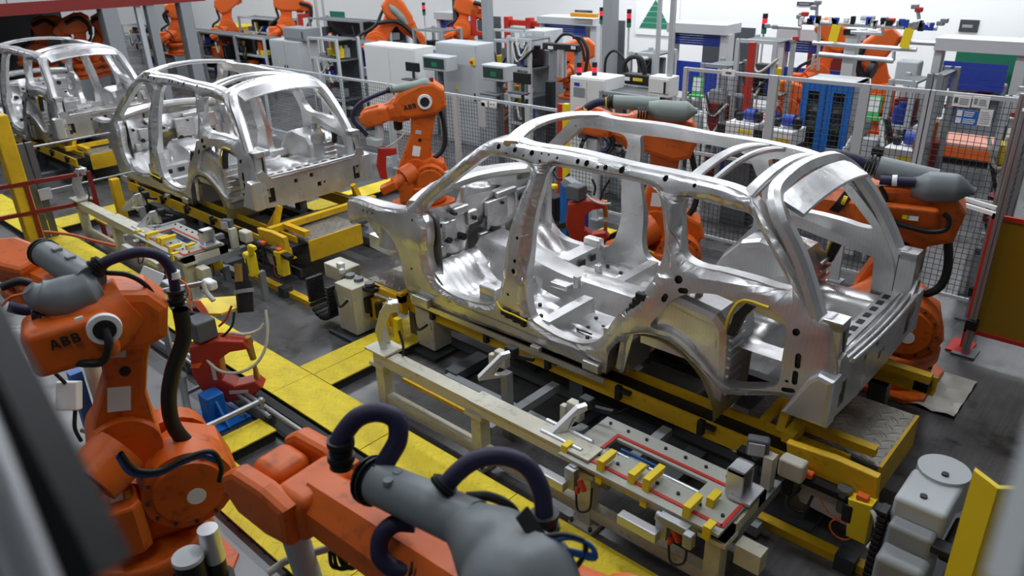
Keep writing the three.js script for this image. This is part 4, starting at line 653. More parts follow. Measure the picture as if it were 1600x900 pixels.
// --- robot by the dark pillar
{
  const n = hv(0.95, 0.31), B = V(-4.3, 0, -1.12), S = onPlane(296, 766, B.clone().addScaledVector(n, 0.3), n).addScaledVector(n, -0.34), E = onPlane(192, 503, B, n), R = onPlane(163, 512, B.clone().addScaledVector(n, 0.3), n);
  const W = onRayFrom(26, 424, E, 1.0, 1), left = hv(-0.31, 0.95);
  const r = robot({ label: 'orange robot with a grey padded hose cover standing beside the dark blurred post', n, B, S, E, W, houseDir: left.clone().add(V(0, 0.1, 0)).normalize(), houseUp: V(0.03, 1, -0.1).normalize(), houseW: 0.36, noRing: true, armW: 0.76, houseK: 0.72, back: false, foreN: V(0, 1, 0.2), wristW: 0.26 });
  const t = r.t;
  { // the housing's ring and its cable, the maker's logo
    const c = R.clone(), m = mb(); m.cyl(c, c.clone().addScaledVector(n, 0.03), 0.085, 0.083, 28).build('elbow_ring', M.whitePaper, t); mb().cyl(c.clone().addScaledVector(n, 0.026), c.clone().addScaledVector(n, 0.036), 0.056, 0.056, 24).build('elbow_port', M.black, t);
    logoABB(t, onPlane(101, 533, B.clone().addScaledVector(n, 0.3), n), V(0.34, 0.12, -0.93), UP, 0.055);
    const hp = (x, y, d = 0.28) => onPlane(x, y, B.clone().addScaledVector(n, d), n);
    mb().add(tubeTaper([hp(205, 470, 0.05), hp(160, 500, 0.06), hp(110, 520, 0.06), hp(62, 535, 0.06)], [0.16, 0.2, 0.19, 0.14], 30, 12)).build('elbow_casting', M.orange, t);
    mb().add(new RoundedBoxGeometry(0.42, 0.27, 0.3, 3, 0.05), basis(hp(112, 525, 0.14), V(0.31, 0.06, -0.95).normalize(), V(-0.02, 1, 0.06).normalize(), n)).build('arm_casting', M.orange, t);
    hose(t, [hp(165, 512, 0.32), hp(170, 540, 0.36), hp(160, 565, 0.33), hp(135, 568, 0.3), hp(118, 566, 0.26)], 0.022, M.hoseBlack, 'cable');
    mb().rbox(...hp(123, 498, 0.31).toArray(), 0.01, 0.02, 0.04, 0.003).build('sticker', M.whitePaper, t);
  }
  const q = (x, y) => onPlane(x, y, E.clone().addScaledVector(n, 0.08), n);
  pack(t, [q(44, 450), q(62, 462), q(105, 464), q(142, 452), q(158, 446)], [0.04, 0.085, 0.115, 0.11, 0.07], M.packGrey);
  const tEnd = onRayFrom(72, 397, q(140, 438), 0.55, 1); mb().cyl(q(142, 440), tEnd, 0.085, 0.078, 20).build('dress_tube', M.packGrey, t);
  for (const f of [0.35, 0.65]) { const c = q(142, 440).lerp(tEnd, f); mb().add(new RoundedBoxGeometry(0.05, 0.03, 0.05, 1, 0.008), new THREE.Matrix4().setPosition(c.x, c.y + 0.08, c.z)).build('tube_clip', M.packGrey, t); }
  collar(t, tEnd, tEnd.clone().add(tEnd.clone().sub(q(142, 440)).multiplyScalar(0.12)), 0.085);
  hose(t, [q(152, 430), ...[[162, 412], [190, 400], [225, 394], [252, 402], [268, 425], [275, 460]].map(([x, y]) => q(x, y))], 0.03);
  collar(t, q(146, 420), q(160, 408), 0.05); collar(t, q(274, 452), q(277, 478), 0.05);
  mb().cyl(q(271, 424), q(273, 434), 0.033, 0.033, 14).build('hose_band', M.whitePaper, t);
  hose(t, [[165, 426], [200, 430], [230, 448], [246, 480], [249, 520]].map(([x, y]) => q(x, y)), 0.014, M.hoseBlack);
  hose(t, [[280, 478], [285, 520], [268, 575], [262, 615], [268, 655], [288, 683], [312, 697]].map(([x, y]) => q(x, y).addScaledVector(n, 0.05)), 0.045, M.hoseBlack, 'service_hose');
  hose(t, [[185, 712], [205, 738], [245, 740], [285, 722], [315, 712], [340, 720]].map(([x, y]) => onPlane(x, y, B.clone().addScaledVector(n, 0.42), n)), 0.018, M.hoseBlue, 'cable');
  hose(t, [[188, 708], [212, 734], [250, 735], [290, 716], [330, 706], [346, 730], [343, 752]].map(([x, y]) => onPlane(x, y, B.clone().addScaledVector(n, 0.44), n)), 0.016, M.hoseBlack, 'cable');
  hose(t, [[12, 490], [40, 496], [70, 492]].map(([x, y]) => q(x, y).addScaledVector(n, -0.1)), 0.03); collar(t, q(64, 492), q(48, 494), 0.036);
  hose(t, [[0, 462], [30, 452], [48, 455]].map(([x, y]) => q(x, y).addScaledVector(n, -0.12)), 0.022, M.hoseBlack, 'cable');
  hose(t, [[68, 380], [110, 384], [150, 394], [185, 402]].map(([x, y]) => q(x, y).addScaledVector(n, -0.2)), 0.008, M.orangeCable, 'cable');
  hose(t, [[0, 500], [14, 487], [40, 480]].map(([x, y]) => q(x, y).addScaledVector(n, -0.2)), 0.008, M.orangeCable, 'cable');
}
// --- robot reaching in beside the walkway, seen from above
{
  const W = onY(441, 740, 1.5), E = onY(930, 1065, 1.38), B = V(E.x + 0.05, 0, E.z - 0.05), n = hv(0.1, 1), S = V(B.x + 0.27, 0.75, B.z);
  const r = robot({ label: 'orange robot arm with purple hose loops lying across the yellow walkway', n, B, S, E, W, back: false, foreN: hv(0.1, 1), toolDir: V(0, -1, 0), wristW: 0.34 }), t = r.t;
  logoABB(t, r.wr(0.02, 0, 0.224), V(r.f.x, r.f.y, r.f.z).multiplyScalar(-1), r.fy, 0.07);
  const p0 = onY(592, 755, 1.78), p1 = onY(742, 822, 1.86), p2 = onY(775, 862, 1.84), p3 = onY(808, 915, 1.8), p4 = onY(860, 1000, 1.7);
  mb().add(tubeTaper([p0, p0.clone().lerp(p1, 0.5), p1], [0.085, 0.088, 0.09], 16, 18)).build('dress_tube', M.packGrey, t);
  pack(t, [p1.clone().lerp(p0, 0.12), p2, p3, p4], [0.09, 0.15, 0.21, 0.17], M.packGrey);
  for (const [x, y] of [[622, 742], [607, 756], [705, 783], [688, 798]]) { const c = onY(x, y, 1.87); mb().cyl(c, c.clone().add(V(0, 0.02, 0)), 0.022, 0.018, 10).build('tube_clip', M.packGrey, t); }
  collar(t, p0.clone().add(p0.clone().sub(p1).multiplyScalar(0.1)), p0, 0.1); 
  const hA = screenPts([[588, 745], [606, 716], [622, 685], [618, 655], [592, 644], [560, 652], [538, 676], [528, 694]], p0);
  hose(t, hA, 0.04); collar(t, hA[0].clone().lerp(p0, 0.3), hA[0].clone().lerp(hA[1], 0.6), 0.058); collar(t, hA[6].clone().lerp(hA[7], 0.6), hA[7].clone().add(V(0, -0.12, 0)), 0.055);
  const pc = onY(692, 768, 1.92), hB = screenPts([[692, 764], [715, 738], [745, 718], [785, 713], [822, 728], [844, 762], [852, 815]], pc);
  hose(t, hB, 0.034); collar(t, hB[0], hB[0].clone().lerp(hB[1], 0.35), 0.06); collar(t, hB[5].clone().lerp(hB[6], 0.75), hB[6].clone().add(V(0, -0.07, 0)), 0.055);
  mb().rbox(...onY(686, 770, 1.86).toArray(), 0.12, 0.06, 0.1, 0.02).build('hose_clamp', M.black, t);
  const pd = onY(640, 850, 1.6), hC = screenPts([[648, 818], [618, 818], [596, 838], [594, 868], [612, 886], [640, 892]], pd);
  hose(t, hC, 0.036); collar(t, hC[5], hC[5].clone().lerp(hC[4], -0.6), 0.055);
  hose(t, screenPts([[728, 776], [765, 776], [800, 795], [816, 838]], pc), 0.018, M.hoseBlack, 'cable');
  mb().rbox(...onPlane(722, 780, pc, facing()).toArray(), 0.05, 0.04, 0.04, 0.01).build('cable_gland', M.orangeCable, t);
  for (const [pts, m] of [[[[852, 850], [890, 840], [925, 855], [930, 872], [900, 866], [855, 852]], M.hoseBlue], [[[850, 838], [885, 836], [915, 850], [905, 880], [885, 895]], M.hoseBlack], [[[848, 850], [880, 858], [928, 868]], M.hoseBlue]]) hose(t, screenPts(pts, p3.clone().add(V(0, 0.05, 0))), 0.009, m, 'cable');
  mb().bar(...screenPts([[815, 800], [880, 900]], p3.clone().add(V(0, 0.05, 0))), 0.06, 0.012).build('hose_bracket', M.blackMetal, t);
  // the tool hanging under the wrist
  mb().cyl(W.clone().add(V(0.1, -0.22, 0.05)), W.clone().add(V(0.16, -0.75, 0.02)), 0.062, 0.062, 18).build('tool_post', M.greyLight, t);
  mb().cyl(W.clone().add(V(0.1, -0.1, 0.05)), W.clone().add(V(0.1, -0.18, 0.05)), 0.1, 0.1, 20).build('tool_disc', M.black, t);
  hose(t, screenPts([[420, 895], [450, 875], [495, 862], [540, 850]], W.clone().add(V(0.2, -0.5, 0))), 0.018, M.hoseWhite, 'hose');
  for (let i = 0; i < 5; i++) hose(t, screenPts([[515 + 6 * i, 862], [520 + 9 * i, 885 + 3 * (i % 2)], [555 + 6 * i, 884 - 3 * i], [570 + 5 * i, 868]], W.clone().add(V(0.4, -0.35, 0))), 0.009, i % 2 ? M.hoseBlack : M.rubber, 'cable');
}
// --- robot behind the front of the car body
{
  const n = hv(0.75, 0.66), B = onY(662, 318, 0), P = (x, y) => onPlane(x, y, B, n), S = P(672, 276), E = P(664, 160), W = P(578, 182);
  const r = robot({ label: 'orange robot with a pale hose sleeve standing between the two nearer car bodies', n, B, S, E, W, k: 0.96, armW: 1.15, backSide: -1, toolDir: V(0, -1, 0), logoSize: 0.07, armBase: [-0.22, 0.14] }), t = r.t;
  const q = (x, y, d = 0.1) => onPlane(x, y, B.clone().addScaledVector(n, d), n);
  pack(t, [q(610, 140), q(640, 136), q(668, 131), q(674, 132)], [0.05, 0.075, 0.085, 0.05], M.packGreen);
  hose(t, [[612, 140], [590, 148], [562, 162], [551, 178], [553, 190], [562, 200], [574, 212]].map(([x, y]) => q(x, y)), 0.03); collar(t, q(614, 139), q(604, 142), 0.05);
  hose(t, [[670, 138], [684, 146], [688, 165]].map(([x, y]) => q(x, y)), 0.022);
  mb().rbox(...q(674, 126).toArray(), 0.05, 0.09, 0.05, 0.01).build('sensor', M.redDark, t); mb().rbox(...q(630, 146).toArray(), 0.12, 0.025, 0.05, 0.008).build('clip', M.greenLight, t);
  mb().rbox(...q(592, 200).toArray(), 0.1, 0.4, 0.1, 0.015).rbox(...q(585, 222).toArray(), 0.26, 0.12, 0.12, 0.02).build('tool_body', M.greyLight, t);
  mb().prism([[-0.05, 0.2], [0.22, 0.2], [0.22, 0.1], [0.06, 0.08], [0.04, -0.12], [0.05, -0.28], [-0.06, -0.26], [-0.1, -0.05]].map((p) => [p[0], p[1]]), 0.08, basis(q(598, 252), r.a, UP, n), 0.015).build('gun_frame', M.red, t);
  mb().rbox(...q(622, 195, -0.1).toArray(), 0.12, 0.16, 0.12, 0.04).rbox(...q(619, 182, -0.1).toArray(), 0.07, 0.18, 0.07, 0.02).build('transformer', M.black, t);
  hose(t, [[636, 205], [618, 222], [604, 230]].map(([x, y]) => q(x, y)), 0.012, M.hoseWhite, 'hose');
}
// --- robot seen through the door openings of the nearest body
{
  const n = hv(0.535, 0.845), B = onY(1038, 425, 0), P = (x, y) => onPlane(x, y, B, n), S = P(1058, 386), E = P(1043, 218), W = P(915, 186);
  const r = robot({ label: 'orange robot with a grey-green hose sleeve above the roof rail of the nearest car', n, B, S, E, W, noRing: true, backSide: -1, toolDir: V(0, -1, 0) }), t = r.t;
  const q = (x, y, d = 0.1) => onPlane(x, y, B.clone().addScaledVector(n, d), n);
  pack(t, [q(1012, 168, 0.25), q(1035, 172, 0.25), q(1070, 174, 0.25), q(1090, 173, 0.25)], [0.07, 0.11, 0.11, 0.03], M.packGreen);
  mb().cyl(q(958, 159), q(1030, 163), 0.075, 0.08, 18).build('dress_tube', M.packGreen, t); collar(t, q(1012, 176, 0.3), q(995, 176, 0.3), 0.07); collar(t, q(958, 159), q(948, 160), 0.08);
  hose(t, [[955, 159], [935, 160], [918, 168], [906, 182], [902, 200]].map(([x, y]) => q(x, y)), 0.045);
  for (const [x, y] of [[949, 159], [915, 172]]) mb().cyl(q(x, y).addScaledVector(r.a, -0.02), q(x, y).addScaledVector(r.a, 0.02), 0.05, 0.05, 14).build('hose_band', M.yellowPlain, t);
  for (const [pts, rad, m] of [[[[908, 224], [925, 210], [945, 208], [955, 222], [948, 236], [925, 240], [912, 232]], 0.014, M.hoseBlack], [[[920, 214], [940, 214], [950, 226], [940, 236], [920, 238]], 0.012, M.hoseBlue], [[[912, 206], [938, 202], [958, 214], [956, 234], [938, 244]], 0.014, M.hoseBlack]]) hose(t, pts.map(([x, y]) => q(x, y)), rad, m, 'cable');
  mb().cyl(q(906, 226), q(912, 228), 0.07, 0.07, 18).build('connector', M.black, t); mb().rbox(...q(928, 225).toArray(), 0.14, 0.14, 0.1, 0.015).build('tool_body', M.greyLight, t);
}
// --- robot behind the tailgate of the nearest body
{
  const n = hv(0.26, 0.966), B = onY(1380, 584, 0), P = (x, y) => onPlane(x, y, B, n), S = P(1416, 492), E = P(1432, 338), W = P(1215, 302);
  const r = robot({ label: 'orange robot with a slate grey hose cover behind the tailgate of the nearest car body', n, B, S, E, W, backSide: -1, toolDir: V(0, -1, 0), armBase: [-0.22, 0.2], noRing: true, houseW: 0.44 }), t = r.t;
  const q = (x, y, d = 0.1) => onPlane(x, y, B.clone().addScaledVector(n, d), n);
  pack(t, [q(1425, 290, 0.2), q(1452, 292, 0.2), q(1490, 294, 0.2), q(1524, 299, 0.2)], [0.09, 0.125, 0.115, 0.03], M.packGrey);
  mb().cyl(q(1372, 262, 0.12), q(1462, 284, 0.15), 0.095, 0.1, 20).build('dress_tube', M.packGrey, t); collar(t, q(1374, 262, 0.12), q(1352, 256, 0.12), 0.09);
  hose(t, [[1352, 256], [1330, 248], [1305, 242], [1288, 240]].map(([x, y]) => q(x, y)), 0.05);
  hose(t, [[1375, 281], [1400, 283], [1430, 285]].map(([x, y]) => q(x, y, 0.28)), 0.04); mb().cyl(q(1394, 282, 0.28), q(1402, 282, 0.28), 0.045, 0.045, 14).build('hose_band', M.whitePaper, t);
  const lid = onPlane(1422, 338, B.clone().addScaledVector(n, 0.28), n); mb().add(new RoundedBoxGeometry(0.4, 0.2, 0.1, 2, 0.03), basis(lid, r.a, V(0, 1, 0.3).normalize(), n)).build('motor_cover', M.orange, t);
  mb().add(new THREE.BoxGeometry(0.05, 0.08, 0.004), basis(onPlane(1416, 335, B.clone().addScaledVector(n, 0.335), n), r.a, UP, n)).build('sticker', M.yellowPlain, t); mb().add(new THREE.BoxGeometry(0.08, 0.08, 0.004), basis(onPlane(1427, 337, B.clone().addScaledVector(n, 0.335), n), r.a, UP, n)).build('sticker', M.whitePaper, t);
  hose(t, [[1380, 332], [1400, 348], [1425, 356], [1455, 362], [1478, 358], [1483, 342], [1475, 334]].map(([x, y]) => q(x, y, 0.36)), 0.02, M.hoseBlack, 'cable');
  hose(t, [[1376, 292], [1384, 310], [1378, 330], [1386, 345]].map(([x, y]) => q(x, y, 0.25)), 0.018, M.hoseBlack, 'cable');
  mb().cyl(q(1308, 310, 0.05), q(1320, 318, 0.05), 0.13, 0.12, 18).build('tool_head', M.black, t); mb().cyl(q(1316, 312, 0.2), q(1322, 314, 0.2), 0.04, 0.04, 10).build('tool_band', M.yellowPlain, t);
}

// ---------------------------------------------------------------- behind the line: fences, cabinets, cells, rigs
const rect = (z, x0, y0, x1, y1) => { const ym = (y0 + y1) / 2, xm = (x0 + x1) / 2; return { x0: onZ(x0, ym, z).x, x1: onZ(x1, ym, z).x, y0: onZ(xm, y1, z).y, y1: onZ(xm, y0, z).y, z }; };
const slab = (m, r, d = 0.02, pad = 0) => m.span(r.x0 + pad, r.x1 - pad, r.y0 + pad, r.y1 - pad, r.z - d, r.z);
function meshGeo(m, x0, x1, y0, y1, z, step = 0.06, w = 0.005) { const nx = Math.max(1, Math.round((x1 - x0) / step)), ny = Math.max(1, Math.round((y1 - y0) / step)); for (let i = 1; i < nx; i++) m.box(x0 + (x1 - x0) * i / nx, (y0 + y1) / 2, z, w, y1 - y0, w); for (let i = 1; i < ny; i++) m.box((x0 + x1) / 2, y0 + (y1 - y0) * i / ny, z, x1 - x0, w, w); return m; }
// a fence panel along x or z: frame, two posts, wire mesh
function fencePanel(label, ax, x0, x1, c, h, o = {}) {
  const t = thing('mesh_fence', label, 'fence', ax === 'x' ? [(x0 + x1) / 2, 0, c] : [c, 0, (x0 + x1) / 2], o.group || 'wire mesh safety fences'), b = o.b === undefined ? 0.14 : o.b, pm = o.post || M.greyLight;
  const piece = (u0, u1, y0, y1, d) => ax === 'x' ? mb().span(u0, u1, y0, y1, c - d, c + d) : mb().span(c - d, c + d, y0, y1, u0, u1);
  piece(x0 - 0.025, x0 + 0.025, 0, h, 0.025).build('post', pm, t); if (o.last !== false) piece(x1 - 0.025, x1 + 0.025, 0, h, 0.025).build('post', pm, t);
  piece(x0 + 0.03, x1 - 0.03, h - 0.04, h, 0.018).build('top_rail', pm, t); piece(x0 + 0.03, x1 - 0.03, b, b + 0.035, 0.015).build('bottom_rail', pm, t);
  if (o.mid) piece(x0 + 0.03, x1 - 0.03, o.mid, o.mid + 0.035, 0.016).build('middle_rail', pm, t);
  const m = mb(); if (ax === 'x') meshGeo(m, x0 + 0.03, x1 - 0.03, b + 0.03, h - 0.04, c, o.step); else { const n1 = Math.round((x1 - x0) / (o.step || 0.06)), n2 = Math.round((h - b) / (o.step || 0.06)); for (let i = 1; i < n1; i++) m.box(c, (h + b) / 2, x0 + (x1 - x0) * i / n1, 0.005, h - b, 0.005); for (let i = 1; i < n2; i++) m.box(c, b + (h - b) * i / n2, (x0 + x1) / 2, 0.005, 0.005, x1 - x0); }
  stuff(m.build('wire_mesh', o.wire || M.dark, t)); mb().box(ax === 'x' ? x0 : c, 0.01, ax === 'x' ? c : x0, 0.14, 0.02, 0.14).build('foot_plate', pm, t); return t;
}
const FZ = -8.4;
const fl = ['beside the blue tool cabinet', 'behind the roof of the nearest car body', 'beside the white weld controllers', 'with the blue safety sign board'];
[[-4.85, -3.75], [-3.7, -2.75], [-2.7, -2.12], [-2.08, -1.3]].forEach(([a, b], i) => fencePanel('tall grey wire mesh fence panel ' + fl[i], 'x', a, b, FZ, 2.24, { mid: 1.2 }));
const fl2 = ['behind the robot between the car bodies', 'in front of the monitor enclosures', 'below the white control cabinet', 'in front of the white cabinets', 'by the grey cabinet', 'beside the dark racks'];
[[-8.95, -7.45], [-7.4, -6.2], [-6.15, -4.95], [-10.6, -9.0], [-12.6, -10.7], [-14.8, -12.7]].forEach(([a, b], i) => fencePanel('low grey wire mesh fence panel ' + fl2[i], 'x', a, b, FZ, 1.5, {}));
fencePanel('wire mesh fence panel running back beside the yellow screen with red edge', 'z', -8.4, -7.9, -1.2, 2.24, {});
// sign boards on the fence and small signs
function board(name, label, cat, r, mat, marks) { const t = thing(name, label, cat, [(r.x0 + r.x1) / 2, r.y0, r.z]); slab(mb(), r, 0.012).build('plate', mat, t); const W = r.x1 - r.x0, Hh = r.y1 - r.y0; for (const [u0, v0, u1, v1, m, nm] of marks || []) mb().span(r.x0 + W * u0, r.x0 + W * u1, r.y0 + Hh * v0, r.y0 + Hh * v1, r.z, r.z + 0.004).build(nm || 'print', m, t); return t; }
const linesOf = (u0, u1, v0, v1, n, m) => { const o = []; for (let i = 0; i < n; i++) { const v = v0 + (v1 - v0) * (i + 0.2) / n; o.push([u0, v, u0 + (u1 - u0) * (0.7 + 0.3 * rnd()), v + (v1 - v0) * 0.45 / n, m]); } return o; };
board('safety_sign', 'blue mandatory protection sign with round white symbols on the fence', 'sign', rect(FZ + 0.05, 1492, 172, 1527, 195), M.blueSign, [[0.05, 0.55, 0.3, 0.95, M.whitePaper], [0.05, 0.08, 0.3, 0.45, M.whitePaper], ...linesOf(0.38, 0.95, 0.55, 0.95, 3, M.whitePaper), ...linesOf(0.38, 0.95, 0.08, 0.45, 3, M.whitePaper)]);
board('notice_sheet', 'white notice with two small dark pictures on the fence', 'notice', rect(FZ + 0.05, 1488, 149, 1517, 167), M.whitePaper, [[0.1, 0.3, 0.3, 0.8, M.greyDark], ...linesOf(0.4, 0.9, 0.2, 0.8, 4, M.greyPaint)]);
board('notice_sheet', 'white notice beside the notice with dark pictures', 'notice', rect(FZ + 0.05, 1519, 151, 1546, 169), M.whitePaper, [[0.1, 0.3, 0.3, 0.8, M.greyPaint], ...linesOf(0.4, 0.9, 0.2, 0.8, 4, M.greyPaint)]);
board('notice_sheet', 'pale grey notice sheet next to the blue safety sign', 'notice', rect(FZ + 0.05, 1529, 171, 1550, 197), M.whitePaper, linesOf(0.1, 0.9, 0.1, 0.9, 6, M.greyLight));
board('name_plate', 'small white plate with dark print on the fence top rail', 'sign', rect(FZ + 0.05, 1128, 109, 1148, 119), M.whitePaper, [[0.3, 0.35, 0.75, 0.65, M.greyDark]]);
board('name_plate', 'small white plate on the low fence below the monitors', 'sign', rect(FZ + 0.05, 752, 158, 761, 166), M.whitePaper, []); board('name_plate', 'white plate with two dots on the low fence', 'sign', rect(FZ + 0.05, 764, 159, 775, 168), M.whitePaper, [[0.2, 0.4, 0.35, 0.6, M.greyDark], [0.6, 0.4, 0.75, 0.6, M.greyDark]]);
board('notice_sheet', 'long white sheet hanging on the low fence below the monitors', 'notice', rect(FZ + 0.05, 747, 160, 758, 198), M.greyLight, []);
// cabinets
function cabinet(label, r, depth, mat, doors, o = {}) {
  const y0 = o.y0 === undefined ? 0 : o.y0, t = thing(o.name || 'control_cabinet', label, 'cabinet', [(r.x0 + r.x1) / 2, y0, r.z - depth / 2], o.group), W = r.x1 - r.x0;
  mb().rbox((r.x0 + r.x1) / 2, (y0 + r.y1) / 2, r.z - depth / 2, W, r.y1 - y0, depth, 0.012).build('body', mat, t);
  for (let i = 0; i < doors; i++) { const a = r.x0 + W * i / doors + 0.012, b = r.x0 + W * (i + 1) / doors - 0.012; const d = mb().span(a, b, y0 + 0.06, r.y1 - 0.03, r.z, r.z + 0.015).build('door', mat, t); mb().rbox(i % 2 ? a + 0.05 : b - 0.05, (y0 + r.y1) / 2, r.z + 0.025, 0.025, 0.16, 0.02, 0.006).build('handle', M.blackMetal, d); if (o.warn) mb().prism([[0, 0], [0.09, 0], [0.045, 0.08]], 0.004, new THREE.Matrix4().setPosition((a + b) / 2 - 0.045, y0 + (r.y1 - y0) * 0.55, r.z + 0.018)).build('warning_label', M.yellowPlain, d); }
  return t;
}
cabinet('white double-door cabinet with yellow warning labels behind the low fence', rect(-10.2, 573, 72, 650, 150), 0.5, M.white, 2, { warn: true });
cabinet('pale grey single-door cabinet with a red switch beside the monitor enclosure', rect(-10.4, 683, 68, 745, 150), 0.5, M.greyLight, 1, { warn: true });
cabinet('grey double-door cabinet below the far robot with red gun', rect(-11.5, 425, 64, 470, 120), 0.6, M.greyLight, 2, { warn: true });
cabinet('narrow grey cabinet between the white cabinet and the monitor', rect(-10.8, 655, 76, 682, 150), 0.4, M.greyPaint, 1);
cabinet('small grey box standing on top of the grey double-door cabinet', rect(-11.6, 443, 44, 475, 62), 0.5, M.greyPaint, 1, { y0: onZ(458, 63, -11.6).y, name: 'switch_box' });
cabinet('white robot controller with purple label and stack lights', rect(-9.4, 891, 121, 946, 182), 0.5, M.white, 2);
cabinet('white wall box with small buttons on a grey post', rect(-9.2, 1013, 120, 1046, 152), 0.25, M.white, 1, { y0: onZ(1030, 152, -9.2).y, name: 'control_box' });
cabinet('tall grey louvred cabinet beside the monitors', rect(-11.4, 828, 78, 858, 160), 0.5, M.greyPaint, 1); cabinet('grey cabinet with white vented top under the red beam', rect(-12, 820, 48, 850, 82), 0.6, M.greyLight, 2);
{ const r = rect(-9.4, 897, 128, 905, 134); for (const [a, m, lb, n] of [[[897, 129, 905, 134], M.blueShutter, 'purple maker label on the white robot controller', 'label_plate'], [[896, 137, 913, 151], M.greyPaint, 'picture label on the white robot controller', 'label_plate']]) { const q = rect(-9.37, ...a); tag(slab(mb(), q, 0.006).build(n, m), lb, 'label'); } }
{ // red isolator switch
  const r = rect(-10.36, 735, 92, 742, 102); const t = thing('isolator_switch', 'red and yellow isolator switch on the pale grey cabinet', 'switch', [r.x0, r.y0, r.z]); mb().span(r.x0, r.x1, r.y0, r.y1, r.z - 0.01, r.z + 0.02).build('plate', M.yellowPlain, t); mb().cyl([(r.x0 + r.x1) / 2, (r.y0 + r.y1) / 2, r.z + 0.02], [(r.x0 + r.x1) / 2, (r.y0 + r.y1) / 2, r.z + 0.05], 0.03).build('knob', M.red, t); }
// blue tool cabinet with four windows
{
  const z = -10.0, r = rect(z, 1248, 128, 1328, 240), y1 = onZ(1288, 126, z).y, t = thing('tool_cabinet', 'bright blue tool cabinet with dark windows behind the mesh fence', 'cabinet', [(r.x0 + r.x1) / 2, 0, z - 0.25]), W = r.x1 - r.x0;
  mb().span(r.x0, r.x1, 0, y1, z - 0.5, z - 0.46).span(r.x0, r.x0 + 0.02, 0, y1, z - 0.46, z).span(r.x1 - 0.02, r.x1, 0, y1, z - 0.46, z).span(r.x0, r.x1, y1 - 0.03, y1, z - 0.46, z).span(r.x0, r.x1, 0, 0.06, z - 0.46, z).build('body', M.greyLight, t);
  for (const k of [0, 1]) {
    const a = r.x0 + W * k / 2, b = r.x0 + W * (k + 1) / 2, hole = (x0, x1, v0, v1) => [[x0, v0], [x1, v0], [x1, v1], [x0, v1]], w = W / 2;
    const d = mb().prism([[a + 0.005, 0.06], [b - 0.005, 0.06], [b - 0.005, y1 - 0.03], [a + 0.005, y1 - 0.03]], 0.025, new THREE.Matrix4().setPosition(0, 0, z + 0.013), 0, [hole(a + w * 0.28, b - w * 0.28, y1 * 0.52, y1 * 0.93), hole(a + w * 0.28, b - w * 0.28, y1 * 0.1, y1 * 0.42)]).build('door', M.blue, t);
    for (const [v0, v1] of [[0.52, 0.93], [0.1, 0.42]]) { mb().span(a + w * 0.26, b - w * 0.26, y1 * v0 - 0.01, y1 * v1 + 0.01, z - 0.004, z + 0.002).build('window_pane', M.glass, d); }
    for (const y of [0.25, 0.48, 0.66, 0.8]) { mb().span(a + 0.02, b - 0.02, y1 * y, y1 * y + 0.02, z - 0.44, z - 0.04).build('shelf', M.greyPaint, t); mb().rbox((a + b) / 2 - 0.05, y1 * y + 0.06, z - 0.2, 0.12, 0.07, 0.2, 0.01).rbox((a + b) / 2 + 0.09, y1 * y + 0.05, z - 0.18, 0.08, 0.05, 0.14, 0.01).build('shelf_contents', M.white, t); mb().span(a + 0.04, b - 0.04, y1 * y + 0.022, y1 * y + 0.035, z - 0.06, z - 0.045).build('shelf_label', M.yellowPlain, t); }
  }
  mb().rbox((r.x0 + r.x1) / 2 - 0.02, y1 * 0.48, z + 0.04, 0.07, 0.06, 0.03, 0.008).build('handle', M.black, t);
}
// monitors and their enclosures
function enclosure(label, r, d = 0.3) { const t = thing('monitor_enclosure', label, 'monitor', [(r.x0 + r.x1) / 2, 0, r.z - d / 2]); mb().rbox((r.x0 + r.x1) / 2, (r.y0 + r.y1) / 2, r.z - d / 2, r.x1 - r.x0, r.y1 - r.y0, d, 0.02).build('housing', M.greyLight, t); mb().span(r.x0 + 0.05, r.x1 - 0.06, r.y0 + 0.05, r.y1 - 0.04, r.z, r.z + 0.008).build('screen', std(0x2c4440, 0.2), t); const W = r.x1 - r.x0, Hh = r.y1 - r.y0; mb().span(r.x0 + W * 0.4, r.x0 + W * 0.62, r.y0 + Hh * 0.3, r.y0 + Hh * 0.6, r.z + 0.008, r.z + 0.012).build('screen_image', M.green, t); mb().span((r.x0 + r.x1) / 2 - 0.04, (r.x0 + r.x1) / 2 + 0.04, 0, r.y0, r.z - d / 2 - 0.04, r.z - d / 2 + 0.04).build('stand', M.greyDark, t); mb().rbox((r.x0 + r.x1) / 2 - 0.05, r.y0 - 0.22, r.z, 0.4, 0.03, 0.2, 0.01).build('keyboard_shelf', M.greyDark, t); return t; }
enclosure('grey monitor enclosure with dark screen in front of the pale cabinet', rect(-9.9, 660, 88, 697, 111)); enclosure('grey monitor enclosure with green picture in front of the striped cabinets', rect(-9.5, 752, 102, 790, 127));
function monitor(label, r) { const t = thing('monitor', label, 'monitor', [(r.x0 + r.x1) / 2, 0, r.z - 0.03]); mb().rbox((r.x0 + r.x1) / 2, (r.y0 + r.y1) / 2, r.z - 0.03, r.x1 - r.x0, r.y1 - r.y0, 0.05, 0.01).build('screen_housing', M.black, t); mb().span((r.x0 + r.x1) / 2 - 0.02, (r.x0 + r.x1) / 2 + 0.02, 0, r.y0, r.z - 0.06, r.z - 0.02).build('stand', M.dark, t); mb().rbox((r.x0 + r.x1) / 2, r.y0 - 0.14, r.z + 0.06, 0.36, 0.025, 0.16, 0.008).build('keyboard', M.dark, t); return t; }
monitor('black monitor in front of the white double-door cabinet', rect(-9.9, 633, 98, 653, 112)); monitor('black monitor beside the green-picture enclosure', rect(-9.5, 801, 114, 827, 131));
